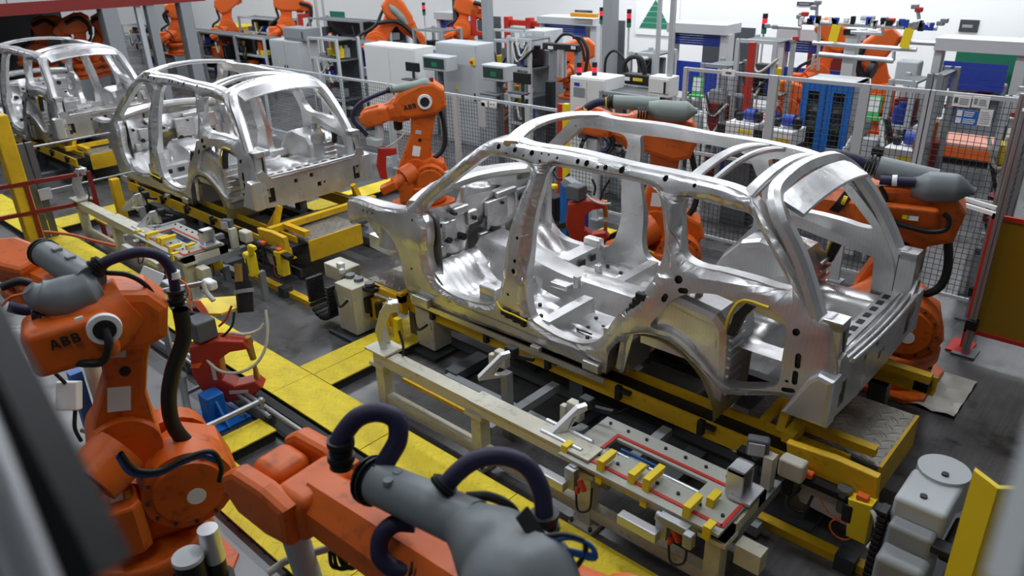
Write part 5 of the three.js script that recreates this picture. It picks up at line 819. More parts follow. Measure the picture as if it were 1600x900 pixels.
// roller-door cells
function cell(label, z, hd, sh, low, o = {}) {
  const t = thing('welding_cell', label, 'machine cell', [onZ((hd[0] + hd[2]) / 2, 60, z).x, 0, z - 0.4], 'roller door cells'), a = rect(z, ...hd), b = rect(z - 0.05, ...sh);
  mb().span(a.x0 - 0.06, a.x1 + 0.06, a.y0, a.y1, z - 0.5, z + 0.08).build('header', o.hm || M.greyLight, t);
  const n = 5, ss = (b.y1 - b.y0) / n; for (let i = 0; i < n; i++) mb().span(b.x0, b.x1, b.y0 + ss * i + 0.004, b.y0 + ss * (i + 1) - 0.002, z - 0.08, z - 0.05).build('shutter_slat', M.blueShutter, t);
  mb().span(a.x0 - 0.06, a.x0 + 0.06, 0, a.y0, z - 0.2, z).build('jamb', M.greyLight, t); mb().span(a.x1 - 0.06, a.x1 + 0.1, 0, a.y0, z - 0.2, z).build('jamb', M.greyLight, t);
  if (low) { const c = rect(z - 0.1, ...low); mb().span(c.x0, c.x1, Math.max(0.02, c.y0), c.y1, z - 0.14, z - 0.1).build('lower_panel', M.blueShutter, t); }
  mb().span(a.x0, a.x1, 0.05, a.y0, z - 1.2, z - 1.16).build('cell_wall', o.back || M.greyDark, t);
  mb().rbox((a.x0 + a.x1) / 2, 0.7, z - 0.7, (a.x1 - a.x0) * 0.6, 1.2, 0.4, 0.04).build('fixture', M.greyPaint, t); mb().bar([a.x0 + 0.2, 0.9, z - 0.35], [a.x1 - 0.2, 1.35, z - 0.3], 0.12).build('fixture_arm', M.redDark, t); mb().rbox((a.x0 + a.x1) / 2 + 0.2, 1.4, z - 0.42, 0.3, 0.2, 0.2, 0.03).build('fixture_head', M.steel, t); return t;
}
cell('roller door cell with blue shutter and yellow sheet beside the green pyramid poster', -12.5, [1050, 37, 1132, 52], [1046, 52, 1130, 71], [1050, 97, 1125, 145]);
cell('roller door cell with red interior behind the aluminium tube rig', -12.6, [1222, 46, 1330, 64], [1225, 64, 1322, 84], [1222, 108, 1316, 135], { back: M.redDark });
cell('wide roller door cell with large blue panel beside the blue safety sign', -14.2, [1468, 62, 1600, 82], [1470, 98, 1572, 142], null, { back: M.green });
cell('roller door cell with blue shutter under the yellow strip beside the red beam', -13.4, [846, 27, 926, 38], [850, 38, 914, 54], null); cell('small roller door cell with blue shutter beside the framed far robot', -14.2, [684, 20, 732, 31], [688, 31, 731, 45], null);
{ const r = rect(-13.2, 891, 21, 931, 27); tag(slab(mb(), r, 0.1).build('trim_board', M.amber), 'ochre board on top of the blue roller door cell', 'board'); }
// the red beam gate
{ const r = rect(-13.6, 790, 31, 845, 44), t = thing('lift_gate', 'red steel beam gate between the roller door cells', 'gate', [r.x0, 0, r.z]); mb().span(r.x0, r.x1, r.y0 + 0.05, r.y1 - 0.02, r.z - 0.15, r.z).build('beam', M.red, t); for (const x of [r.x0, r.x0 + (r.x1 - r.x0) * 0.62]) mb().span(x, x + 0.14, 0, r.y1 + 0.05, r.z - 0.1, r.z + 0.06).build('post', M.red, t); }
// poles, columns, stack lights
function pole(label, px, top, bot, z, w, mat = M.greyPaint) { const a = onZ(px, top, z), b = onZ(px, bot, z); const t = mb().span(b.x - w / 2, b.x + w / 2, 0, Math.max(a.y, 0.5) + (top <= 2 ? 2.5 : 0), z - w / 2, z + w / 2); return tag(t.build('column', mat), label, 'column'); }
pole('thick grey steel column beside the cable arch and roller door', 953, 0, 75, -11.6, 0.2); pole('grey square column beside the green-picture monitor enclosure', 764, 0, 85, -11.2, 0.16); pole('grey column framing the far robot with red gun', 716, 0, 45, -13.5, 0.16, M.dark);
pole('thin grey pole in front of the green pyramid poster', 1026, 0, 110, -9.9, 0.05, M.greyLight); pole('grey pole beside the white wall box', 1046, 0, 120, -9.3, 0.06, M.greyLight); pole('thin grey pole above the far cabinets', 500, 0, 60, -14, 0.07, M.greyLight); pole('thin pale pole beside the green hanging board', 512, 0, 70, -14.4, 0.06, M.greyLight);
function stackLight(label, px, py, z, base) { const p = onZ(px, py, z), t = thing('stack_light', label, 'signal light', [p.x, 0, z]); mb().cyl([p.x, base || 0, z], [p.x, p.y - 0.16, z], 0.018, 0.018, 8).build('pole', M.greyLight, t); for (const [i, m] of [[0, M.black], [1, M.red], [2, M.black], [3, M.green]]) mb().cyl([p.x, p.y + 0.12 - 0.075 * i, z], [p.x, p.y + 0.05 - 0.075 * i, z], 0.04, 0.04, 12).build('lens', i === 1 ? new THREE.MeshStandardMaterial({ color: 0xd02030, emissive: 0xff3048, emissiveIntensity: 0.6, roughness: 0.3 }) : m, t); return t; }
stackLight('red lit stack light beside the thick grey column', 940, 22, -12.2); stackLight('red lit stack light in front of the roof poster wall', 983, 26, -11.5); stackLight('red lit stack light beside the aluminium tube rig', 1195, 34, -11.8); stackLight('stack light above the pale grey cabinet', 662, 12, -13);
stackLight('stack light with green cap on the white robot controller', 905, 110, -9.5, onZ(905, 120, -9.5).y); stackLight('second stack light at the corner of the white robot controller', 929, 110, -9.6, onZ(929, 120, -9.6).y);
// wall signs
{ // green pyramid poster
  const z = HALL.z0 + 0.02, c = onZ(1023, 44, z), s = onZ(1047, 44, z).x - onZ(999, 44, z).x, t = thing('wall_poster', 'white wall poster with a green pyramid in horizontal bands', 'poster', [c.x, c.y, z]); mb().box(c.x + 0.05, c.y + s * 0.36, z, s * 1.4, s * 1.1, 0.02).build('sheet', M.whitePaper, t);
  for (let i = 0; i < 5; i++) { const a = i / 5, b = (i + 0.86) / 5, w = (q) => s * 0.5 * (1 - q); mb().prism([[-w(a), a * s * 0.75], [w(a), a * s * 0.75], [w(b), b * s * 0.75], [-w(b), b * s * 0.75]], 0.01, new THREE.Matrix4().setPosition(c.x, c.y, z + 0.016)).build('pyramid_band', M.green, t); } }
for (const [a, lb] of [[[1000, 0, 1015, 3], 'small dark sign high on the white wall above the pyramid poster'], [[1245, 3, 1273, 9], 'long dark sign high on the white wall behind the tube rig'], [[1499, 31, 1529, 50], 'dark picture board on the white wall beside the tube rig'], [[898, 16, 925, 19], 'thin dark sign strip on the white wall']]) { const r = rect(HALL.z0 + 0.02, ...a), t = thing('wall_sign', lb, 'sign', [r.x0, r.y0, r.z]); slab(mb(), r, 0.02).build('plate', M.dark, t); mb().span(r.x0 + (r.x1 - r.x0) * 0.15, r.x1 - (r.x1 - r.x0) * 0.3, r.y0 + (r.y1 - r.y0) * 0.35, r.y0 + (r.y1 - r.y0) * 0.6, r.z, r.z + 0.004).build('print', M.greyPaint, t); }
{ const r = rect(-14.5, 516, 18, 538, 36), t = thing('hanging_board', 'green board on posts above the far machines', 'board', [r.x0, 0, r.z]); slab(mb(), r, 0.03).build('panel', M.green, t); for (const x of [r.x0 + 0.05, r.x1 - 0.05]) mb().span(x - 0.02, x + 0.02, 0, r.y0, r.z - 0.03, r.z).build('leg', M.greyPaint, t); }
// weld controllers: white boxes with a yellow stripe
for (const [x0, y0, x1, y1, z, lb] of [[1132, 193, 1178, 214, -9.3, 'white weld controller with yellow stripe nearest the pink bench'], [1190, 203, 1238, 228, -9.1, 'white weld controller with yellow stripe beside the blue tool cabinet'], [1378, 233, 1432, 258, -9.0, 'white weld controller with yellow stripe beside the fence gate']]) {
  const r = rect(z, x0, y0, x1, y1), t = thing('weld_controller', lb, 'machine', [(r.x0 + r.x1) / 2, 0, z - 0.2], 'white weld controllers behind the fence'); mb().rbox((r.x0 + r.x1) / 2, (r.y0 + r.y1) / 2, z - 0.2, r.x1 - r.x0, r.y1 - r.y0, 0.4, 0.015).build('body', M.white, t);
  mb().span(r.x0 + (r.x1 - r.x0) * 0.45, r.x1 - 0.03, r.y0 + 0.06, r.y0 + 0.1, z, z + 0.005).build('stripe', M.yellowPlain, t); mb().span(r.x0 - 0.14, r.x0 - 0.01, r.y0, r.y1 - 0.05, z - 0.35, z - 0.05).build('connector_block', M.black, t);
  mb().cyl([(r.x0 + r.x1) / 2 - 0.02, r.y1 + 0.09, z - 0.2], [(r.x0 + r.x1) / 2 + 0.12, r.y1 + 0.09, z - 0.2], 0.075, 0.075, 18).build('pump', M.blueShutter, t); mb().rbox((r.x0 + r.x1) / 2 + 0.16, r.y1 + 0.07, z - 0.2, 0.08, 0.13, 0.13, 0.02).rbox((r.x0 + r.x1) / 2 - 0.1, r.y1 + 0.05, z - 0.2, 0.08, 0.1, 0.1, 0.02).each('pump_end', M.blackMetal, t); mb().span(r.x0 + 0.02, r.x1 - 0.02, 0, r.y0, z - 0.36, z - 0.04).build('stand', M.greyDark, t);
}
{ const z = -11.5, r = rect(z, 1065, 184, 1186, 203), t = thing('bench', 'low pink-topped bench behind the white weld controllers', 'bench', [(r.x0 + r.x1) / 2, 0, z]); mb().span(r.x0, r.x1, r.y1 - 0.06, r.y1, z - 0.7, z).build('top', M.pink, t); mb().span(r.x0, r.x1, r.y1 - 0.16, r.y1 - 0.06, z - 0.06, z).build('edge', M.orangeFar, t); for (const x of [r.x0 + 0.05, r.x1 - 0.05]) mb().span(x - 0.03, x + 0.03, 0, r.y1 - 0.06, z - 0.6, z - 0.06).build('leg', M.dark, t); }
{ const z = -12.3, r = rect(z, 1448, 226, 1570, 262), t = thing('bench', 'long low bench with pink top and orange edge behind the sign fence', 'bench', [(r.x0 + r.x1) / 2, 0, z]); mb().span(r.x0, r.x1, r.y1 - 0.06, r.y1, z - 0.7, z).build('top', M.pink, t); mb().span(r.x0, r.x1, r.y1 - 0.2, r.y1 - 0.06, z - 0.06, z).build('edge', M.orangeFar, t); mb().span(r.x0, r.x1, r.y1 - 0.34, r.y1 - 0.2, z - 0.6, z - 0.1).build('base', M.black, t); for (const x of [r.x0 + 0.05, r.x1 - 0.05]) mb().span(x - 0.04, x + 0.04, 0, r.y1 - 0.34, z - 0.6, z - 0.1).build('leg', M.dark, t); }
{ const r = rect(-11.6, 1180, 184, 1194, 200), t = thing('parts_box', 'small orange box standing on a grey stand beside the pink-topped bench', 'box', [(r.x0 + r.x1) / 2, 0, -11.7]); mb().rbox((r.x0 + r.x1) / 2, (r.y0 + r.y1) / 2, -11.7, r.x1 - r.x0, r.y1 - r.y0, 0.16, 0.015).build('case', M.orangeFar, t); mb().span((r.x0 + r.x1) / 2 - 0.05, (r.x0 + r.x1) / 2 + 0.05, 0, r.y0, -11.75, -11.65).build('stand', M.greyPaint, t); }
// black beam box with yellow label and cable arches
{ const r = rect(-9.6, 946, 123, 1006, 140), t = thing('tool_changer_beam', 'black beam with yellow label between the white boxes', 'machine', [(r.x0 + r.x1) / 2, 0, -9.7]); mb().rbox((r.x0 + r.x1) / 2, (r.y0 + r.y1) / 2, -9.7, r.x1 - r.x0, r.y1 - r.y0, 0.2, 0.02).build('beam', M.black, t); const q = rect(-9.59, 965, 128, 980, 133); slab(mb(), q, 0.006).build('label', M.yellowPlain, t); for (const a of [[952, 126, 960, 132], [990, 131, 998, 136]]) slab(mb(), rect(-9.59, ...a), 0.006).build('label', M.whitePaper, t); mb().rbox((r.x0 + r.x1) / 2, r.y0 - 0.14, -9.75, (r.x1 - r.x0) * 1.1, 0.14, 0.2, 0.03).build('lower_block', M.blackMetal, t); mb().span((r.x0 + r.x1) / 2 - 0.16, (r.x0 + r.x1) / 2 + 0.16, 0, r.y0 - 0.2, -9.85, -9.7).build('stand', M.greyLight, t);
  const A = [[952, 124], [952, 106], [960, 96], [970, 94], [979, 98], [983, 110], [984, 122]].map(([x, y]) => onZ(x, y, -9.7)); mb().tube(A, 0.035, 40, 8).build('cable_arch', M.black, t); mb().tube([[921, 122], [924, 95], [935, 84], [948, 92], [958, 118]].map(([x, y]) => onZ(x, y, -9.8)), 0.022, 30, 8).build('cable_arch', M.black, t); t.position.z -= 0.4; }
{ const r = rect(-10.2, 851, 68, 905, 79), t = thing('gantry_beam', 'black gantry beam with hanging cylinder and curved hoses', 'machine', [(r.x0 + r.x1) / 2, 0, -10.2]); mb().rbox((r.x0 + r.x1) / 2, (r.y0 + r.y1) / 2, -10.2, r.x1 - r.x0, r.y1 - r.y0, 0.14, 0.02).build('beam', M.black, t); for (const a of [[856, 72, 864, 77], [892, 72, 899, 77]]) slab(mb(), rect(-10.12, ...a), 0.006).build('label', M.whitePaper, t); mb().span(r.x0 + 0.1, r.x0 + 0.18, 0, r.y0, -10.3, -10.2).span(r.x1 - 0.1, r.x1 - 0.02, 0, r.y0, -10.3, -10.2).build('post', M.greyPaint, t); const c = onZ(878, 105, -10.15); mb().cyl([c.x, c.y + 0.28, c.z], [c.x, c.y - 0.16, c.z], 0.08, 0.08, 16).build('cylinder', M.aluTube, t); mb().tube([[868, 66], [880, 54], [896, 56], [908, 70], [914, 96]].map(([x, y]) => onZ(x, y, -10.1)), 0.025, 30, 8).tube([[896, 58], [908, 60], [918, 80], [914, 116]].map(([x, y]) => onZ(x, y, -10.1)), 0.03, 30, 8).each('hose', M.black, t); mb().span(onZ(852, 128, -9.9).x, onZ(862, 128, -9.9).x, 0, onZ(856, 128, -9.9).y, -10, -9.9).build('support', M.black, t); }
// roller stands with green clipboards
for (const [cx, cy, z, lb] of [[1090, 133, -9.3, 'white tip dresser stand with green clipboard beside the white wall box'], [1366, 165, -9.3, 'white tip dresser stand with green clipboard beside the blue tool cabinet']]) {
  const c = onZ(cx, cy, z), t = thing('tip_dresser_stand', lb, 'machine', [c.x, 0, z]); mb().box(c.x, c.y, z, 0.15, 0.22, 0.02, 0, -0.15).build('clipboard', M.greenLight, t); mb().box(c.x, c.y + 0.01, z + 0.014, 0.115, 0.17, 0.006, 0, -0.15).build('paper', M.whitePaper, t); mb().box(c.x, c.y - 0.14, z + 0.02, 0.2, 0.03, 0.08).build('ledge', M.greenLight, t);
  mb().cyl([c.x - 0.12, c.y - 0.26, z + 0.1], [c.x - 0.12, c.y - 0.26, z - 0.12], 0.1, 0.1, 20).build('roller', M.steel, t); mb().cyl([c.x - 0.12, c.y - 0.26, z + 0.102], [c.x - 0.12, c.y - 0.26, z + 0.12], 0.05, 0.05, 16).build('roller_hub', M.steelDark, t);
  for (const s of [-1, 1]) { mb().bar([c.x + s * 0.1, c.y - 0.16, z], [c.x + s * 0.22, c.y - 0.55, z + 0.1], 0.035).build('strut', M.white, t); mb().span(c.x + s * 0.22 - 0.02, c.x + s * 0.22 + 0.02, 0, c.y - 0.5, z + 0.08, z + 0.12).build('leg', M.white, t); } mb().rbox(c.x, c.y - 0.5, z, 0.26, 0.3, 0.24, 0.03).build('drive_housing', M.greyLight, t); mb().span(c.x - 0.06, c.x + 0.06, 0, c.y - 0.6, z - 0.08, z + 0.04).build('column', M.white, t);
}
// aluminium tube rig (gripper) on a white mast
{
  const z = -11.0, at = (x, y, d = 0) => onZ(x, y, z + d), t = thing('gripper_rig', 'aluminium tube gripper rig with yellow sheets on a white mast', 'machine', [at(1328, 100).x, 0, z]);
  mb().span(at(1319, 90).x, at(1337, 90).x, 0, at(1328, 45).y, z - 0.08, z + 0.06).build('mast', M.white, t); mb().rbox(...at(1328, 50, 0.1).toArray(), 0.16, 0.08, 0.06, 0.01).build('mast_head', M.black, t);
  for (const [x0, y0, x1, y1, r] of [[1252, 34, 1464, 44, 0.035], [1270, 67, 1432, 78, 0.03], [1280, 85, 1396, 95, 0.035], [1330, 50, 1378, 52, 0.03], [1420, 66, 1462, 68, 0.03]]) mb().cyl(at(x0, y0, 0.12), at(x1, y1, 0.12), r, r, 12).build('tube', M.aluTube, t);
  for (const [x0, y0, x1, y1] of [[1280, 34, 1278, 110], [1397, 80, 1396, 95], [1272, 85, 1268, 108], [1436, 30, 1434, 15], [1275, 34, 1277, 6], [1380, 40, 1378, 54], [1250, 20, 1248, 62]]) mb().cyl(at(x0, y0, 0.12), at(x1, y1, 0.12), 0.022, 0.022, 10).build('tube', M.aluTube, t);
  for (const a of [[1296, 40, 1313, 64], [1408, 46, 1426, 74]]) { const r = rect(z + 0.16, ...a); mb().prism([[r.x0, r.y0], [r.x1 - 0.03, r.y0 - 0.02], [r.x1, r.y1], [r.x0 + 0.03, r.y1 + 0.02]], 0.02, new THREE.Matrix4().setPosition(0, 0, z + 0.17)).build('yellow_sheet', M.yellowPlain, t); }
  for (let i = 0; i < 34; i++) { const x = 1250 + 215 * rnd(), y = 30 + 8 * rnd() + (x - 1250) * 0.04; mb().rbox(...at(x, y - 3, 0.14).toArray(), 0.04 + 0.05 * rnd(), 0.05 + 0.07 * rnd(), 0.05, 0.01).build('clamp', [M.steel, M.white, M.blackMetal, M.blueShutter][i % 4], t); }
  for (const [x, y] of [[1430, 10], [1436, 15], [1272, 12], [1278, 4], [1250, 26], [1258, 22], [1244, 60], [1240, 64], [1200, 40], [1212, 42], [1470, 36], [1476, 32], [1382, 30], [1393, 32]]) mb().rbox(...at(x, y, 0.12).toArray(), 0.09, 0.06, 0.07, 0.015).build('clamp', rnd() < 0.3 ? M.red : M.steel, t);
  mb().cyl(at(1200, 40, 0.12), at(1252, 44, 0.12), 0.03, 0.03, 10).build('tube', M.aluTube, t); mb().rbox(...at(1356, 28, 0.05).toArray(), 0.18, 0.07, 0.1, 0.03).build('valve', M.greyLight, t);
  mb().rbox(...at(1420, 110, 0.05).toArray(), 0.28, 0.26, 0.2, 0.03).build('motor', M.greyLight, t); mb().cyl(at(1358, 108, 0.1), at(1366, 110, 0.1), 0.11, 0.11, 18).build('reel', M.black, t); mb().rbox(...at(1430, 155, 0.05).toArray(), 0.26, 0.3, 0.2, 0.02).build('guard', M.greyPaint, t); mb().span(at(1425, 170).x - 0.04, at(1425, 170).x + 0.04, 0, at(1425, 160).y, z, z + 0.08).build('post', M.white, t);
}
// yellow screen with a red frame by the fence
{
  const z = -7.6, x0 = -1.2, x1 = -0.3, t = thing('welding_screen', 'dark yellow welding screen in a red frame beside the mesh fence', 'screen', [-0.75, 0, z]);
  mb().span(x0 + 0.03, x1, 0.22, 1.32, z - 0.006, z + 0.006).build('panel', std(0x8a6a10, 0.4), t); mb().span(x0, x0 + 0.035, 0.02, 1.36, z - 0.02, z + 0.02).build('frame_post', M.red, t); mb().span(x0, x1, 1.32, 1.36, z - 0.02, z + 0.02).build('frame_rail', M.red, t); mb().span(x0, x1, 0.18, 0.22, z - 0.02, z + 0.02).build('frame_rail', M.red, t); mb().box(x0 + 0.01, 0.01, z, 0.2, 0.02, 0.3).build('foot', M.red, t);
}
for (const [x, z, lb] of [[-1.13, -7.5, 'tall aluminium fence post in front of the yellow screen'], [-1.3, -8.3, 'tall aluminium gate post beside the blue safety sign']]) { const t = thing('fence_post', lb, 'post', [x, 0, z]); mb().span(x - 0.03, x + 0.03, 0.02, 2.3, z - 0.03, z + 0.03).build('profile', M.steel, t); mb().span(x - 0.002, x + 0.002, 0.05, 2.28, z + 0.03, z + 0.033).build('groove', M.dark, t); mb().span(x - 0.1, x + 0.1, 0, 0.02, z - 0.1, z + 0.1).build('foot_plate', M.steelDark, t); mb().rbox(x, 0.32, z + 0.02, 0.1, 0.1, 0.09, 0.01).build('bracket', M.blackMetal, t); }
{ const t = thing('gate_handle', 'white tubular gate handle beside the yellow screen', 'handle', [-1.45, 0, -8.2]); const y = 1.28; mb().bar([-1.55, y, -8.0], [-1.2, y, -7.85], 0.035).bar([-1.6, y, -8.2], [-1.25, y, -8.05], 0.035).bar([-1.55, y, -8.0], [-1.6, y, -8.2], 0.035).build('frame', M.white, t); }
// blue stand with the red welding gun seen through the door opening
function weldGun(label, c, xd, size, o = {}) {
  const t = thing('welding_gun', label, 'welding gun', [c.x, c.y - size * 0.6, c.z], 'red C-frame welding guns'), z = xd.clone().cross(UP).normalize(), m4 = basis(c, xd.clone().normalize(), UP, z), q = (x, y, w = 0) => V(x * size, y * size, w * size).applyMatrix4(m4);
  mb().prism([[-0.5, 0.45], [-0.1, 0.55], [0.34, 0.5], [0.42, 0.36], [0.1, 0.32], [-0.08, 0.2], [-0.1, -0.16], [0.08, -0.3], [0.4, -0.24], [0.5, -0.36], [0.3, -0.54], [-0.1, -0.6], [-0.42, -0.45], [-0.55, -0.05]].map((p) => [p[0] * size, p[1] * size]), 0.3 * size, m4, 0.03 * size).build('gun_frame', M.redGun, t);
  mb().cyl(q(0.36, 0.5), q(0.4, 0.1), 0.07 * size, 0.05 * size, 14).cyl(q(0.4, -0.26), q(0.4, 0.0), 0.05 * size, 0.03 * size, 12).build('electrode', M.brass, t); mb().rbox(...q(-0.3, 0.72).toArray(), 0.4 * size, 0.34 * size, 0.34 * size, 0.02).build('actuator', M.greyDark, t);
  for (const s of o.plates || []) mb().add(new THREE.BoxGeometry(s[2] * size, s[3] * size, 0.004), basis(q(s[0], s[1], 0.155), m4.elements ? xd.clone().normalize() : xd, UP, z)).build('copper_strip', M.creamPlain, t); return { t, q, m4 };
}
{
  const c = onZ(920, 345, -6.9), g = weldGun('dark red C-frame welding gun beside the blue stand behind the car', c, V(0.8, 0, -0.6), 0.5); const p = onZ(884, 330, -6.95), t = thing('tool_stand', 'bright blue steel tool stand seen through the car door opening', 'stand', [p.x, 0, p.z]);
  mb().span(p.x - 0.05, p.x + 0.05, 0, onZ(884, 285, -6.95).y, p.z - 0.05, p.z + 0.05).build('post', M.blue, t); mb().box(p.x + 0.1, 0.01, p.z, 0.5, 0.02, 0.3).build('foot', M.blue, t); mb().span(p.x + 0.06, p.x + 0.2, 0.02, 0.7, p.z - 0.2, p.z - 0.1).build('rear_plate', M.blueShutter, t);
  const b = thing('gun_cylinder', 'grey pneumatic cylinder with pale hose above the dark red welding gun', 'machine', [onZ(900, 290, -6.9).x, 1.0, -6.9]); mb().bar(onZ(884, 282, -6.9), onZ(912, 300, -6.9), 0.12, 0.1).build('body', M.greyPaint, b); mb().tube([[912, 300], [925, 312], [940, 318], [955, 318]].map(([x, y]) => onZ(x, y, -6.88)), 0.015, 20, 8).build('hose', M.hoseWhite, b); for (const l of [[[862, 265], [870, 278], [878, 280]], [[925, 280], [930, 292], [928, 305]], [[952, 282], [944, 295], [938, 312]], [[890, 272], [884, 280], [893, 284]]]) mb().tube(l.map(([x, y]) => onZ(x, y, -6.95)), 0.014, 14, 6).build('cable', M.black, b);
  const d = onZ(866, 325, -7.0), e = thing('transformer_unit', 'dark transformer unit with tangled cables seen through the car door opening', 'machine', [d.x, 0, d.z]); mb().rbox(d.x, d.y, d.z, 0.18, 0.34, 0.2, 0.03).build('case', M.blackMetal, e); mb().rbox(d.x, d.y + 0.28, d.z, 0.08, 0.06, 0.08, 0.02).build('lamp_cap', M.yellowPlain, e); mb().span(d.x - 0.06, d.x + 0.06, 0, d.y - 0.16, d.z - 0.06, d.z + 0.06).build('stand', M.greyLight, e); for (let i = 0; i < 4; i++) mb().tube([[862 + 3 * i, 345], [858 + 6 * i, 356], [872 + 5 * i, 352], [884 + 4 * i, 348]].map(([x, y]) => onZ(x, y, -6.9)), 0.012, 16, 6).build('cable', M.black, e);
}
for (const [px, m, lb] of [[877, M.red, 'red safety light curtain post behind the front car pillar'], [885, M.yellowPlain, 'yellow light curtain post beside the red post']]) { const a = onZ(px, 165, -8.2); const t = thing('light_curtain_post', lb, 'post', [a.x, 0, a.z]); mb().span(a.x - 0.04, a.x + 0.04, 0.02, onZ(px, 162, -8.2).y, a.z - 0.04, a.z + 0.04).build('post_body', m, t); mb().span(a.x - 0.08, a.x + 0.08, 0, 0.02, a.z - 0.08, a.z + 0.08).build('foot', M.dark, t); }

// ---------------------------------------------------------------- far robots
function farRobot(label, D, s, e, w, o = {}) {
  const c = rayOf(e[0], e[1]); const n = hv(-c.x, -c.z), q = eye().addScaledVector(n, -D); q.y = 0; const P = (p) => onPlane(p[0], p[1], q, n), S = P(s), E = P(e), W = P(w), B = V(S.x, 0, S.z);
  const r = robot({ label, n, B, S, E, W, far: true, noRing: true, k: o.k || 1, baseY: Math.max(0, S.y - 0.7 * (o.k || 1)), armBase: [0, 0], toolDir: o.tool || V(0, -1, 0), wristW: 0.26, back: o.back });
  if (o.pack) { const a = o.pack.map((p) => onPlane(p[0], p[1], q.clone().addScaledVector(n, 0.2), n)); pack(r.t, a, [0.05, 0.09, 0.09, 0.05], M.packGreen); }
  if (o.gun) { const g = onPlane(o.gun[0], o.gun[1], q.clone().addScaledVector(n, 0.1), n); mb().prism([[-0.2, 0.3], [0.2, 0.3], [0.2, 0.2], [-0.05, 0.18], [-0.05, -0.2], [0.15, -0.25], [0.15, -0.35], [-0.2, -0.3]], 0.12, basis(g, r.a, UP, n), 0.02).build('gun_frame', M.red, r.t); }
  if (o.hose) hose(r.t, o.hose.map((p) => onPlane(p[0], p[1], q.clone().addScaledVector(n, 0.25), n)), 0.05, M.hoseBlack);
  return r;
}
farRobot('far orange robot with raised arm and red gun above the grey double-door cabinet', 24.5, [448, 42], [446, 6], [480, 10], { gun: [477, 38], k: 1.05, hose: [[468, 4], [484, 10], [486, 28], [480, 44]] });
farRobot('far orange robot with a leaning grey hose sleeve behind the white cabinets', 20.5, [588, 66], [618, 20], [660, 66], { k: 1.1, pack: [[608, 8], [616, 16], [626, 26], [636, 38]], hose: [[590, 36], [620, 34], [640, 48], [655, 70]] });
farRobot('far orange robot with red gun framed by two dark columns', 19.5, [722, 44], [726, 12], [752, 22], { gun: [748, 34], k: 0.8, hose: [[740, 4], [752, 8], [768, 30]] });
farRobot('far orange robot standing upright on a yellow block', 27.5, [356, 44], [352, 8], [372, -6], { k: 1.05 });
farRobot('far orange robot half hidden by the grey column and black cables', 27, [275, 50], [274, 20], [292, 24], { k: 0.95, hose: [[262, 16], [256, 24], [262, 36]] });
farRobot('orange robot behind the black gantry beam', 14.6, [906, 104], [908, 82], [880, 86], { k: 0.8 });
farRobot('orange robot behind the aluminium tube rig near the white mast', 13, [1276, 116], [1306, 62], [1286, 40], { k: 0.7 });
farRobot('orange robot behind the aluminium tube rig near the black reel', 12.8, [1382, 150], [1366, 84], [1388, 62], { k: 0.8, hose: [[1350, 70], [1340, 100], [1352, 130]] });
farRobot('orange robot folded low behind the fence beside the blue tool cabinet', 12.6, [1232, 168], [1226, 144], [1252, 148], { k: 0.6, back: false });
for (const [s, e, w, lb] of [[[60, 82], [70, 44], [104, 36], 'robot in the dark under the red beam with its arm stretched over the car body'], [[128, 78], [122, 40], [92, 48], 'robot in the dark under the red beam beside the thick grey column'], [[150, 80], [158, 40], [168, 56], 'robot in the dark under the red beam close to the grey column foot']]) farRobot(lb, s[0] < 100 ? 24 : s[0] < 140 ? 23 : 27.5, s, e, w, { k: 0.95, hose: [[e[0] - 20, e[1] - 4], [e[0], e[1] - 12], [e[0] + 16, e[1] - 2], [e[0] + 20, e[1] + 14]] });
{ const r = rect(-14.6, 337, 42, 374, 54), t = thing('robot_plinth', 'yellow block under the far upright robot', 'plinth', [(r.x0 + r.x1) / 2, 0, r.z - 0.4]); mb().span(r.x0, r.x1, 0, r.y1, r.z - 0.8, r.z).build('block', M.yellow, t); mb().span(r.x0 - 0.03, r.x1 + 0.03, r.y1, r.y1 + 0.03, r.z - 0.83, r.z + 0.03).build('cap', M.yellowPlain, t); }

// ---------------------------------------------------------------- raised deck with the red edge beam, its columns
{
  const X = -20.5, y = onX(150, 14, X).y, z1 = onX(318, 2, X).z, t = thing('raised_deck', 'raised deck with a dark red edge beam and pale panels', 'platform', [X, 0, -4]);
  mb().span(X - 0.12, X + 0.12, y, y + 0.26, z1, 4.5).build('edge_beam', M.redDark, t); for (let i = 0; i < 6; i++) mb().span(X - 0.05, X + 0.03, y + 0.26, y + 1.5, z1 + i * 2.3 + 0.02, z1 + (i + 1) * 2.3 - 0.02).build('fascia_panel', M.greyLight, t);
  mb().span(X - 11, X - 0.12, y + 0.1, y + 0.22, z1, 4.5).build('deck_plate', M.dark, t); mb().span(X - 11, X - 10.8, 0, y, z1, 4.5).build('rear_wall', M.dark, t);
  for (const [px, w, m] of [[178, 0.36, M.greyPaint], [243, 0.2, M.greyPaint], [297, 0.3, M.greyPaint], [225, 0.12, M.greyLight]]) { const p = onX(px, 60, X + 0.02); mb().span(X - w / 2, X + w / 2, 0, y, p.z - w / 2, p.z + w / 2).build('column', m, t); mb().span(X - w, X + w, 0, 0.03, p.z - w, p.z + w).build('column_foot', M.dark, t); }
}
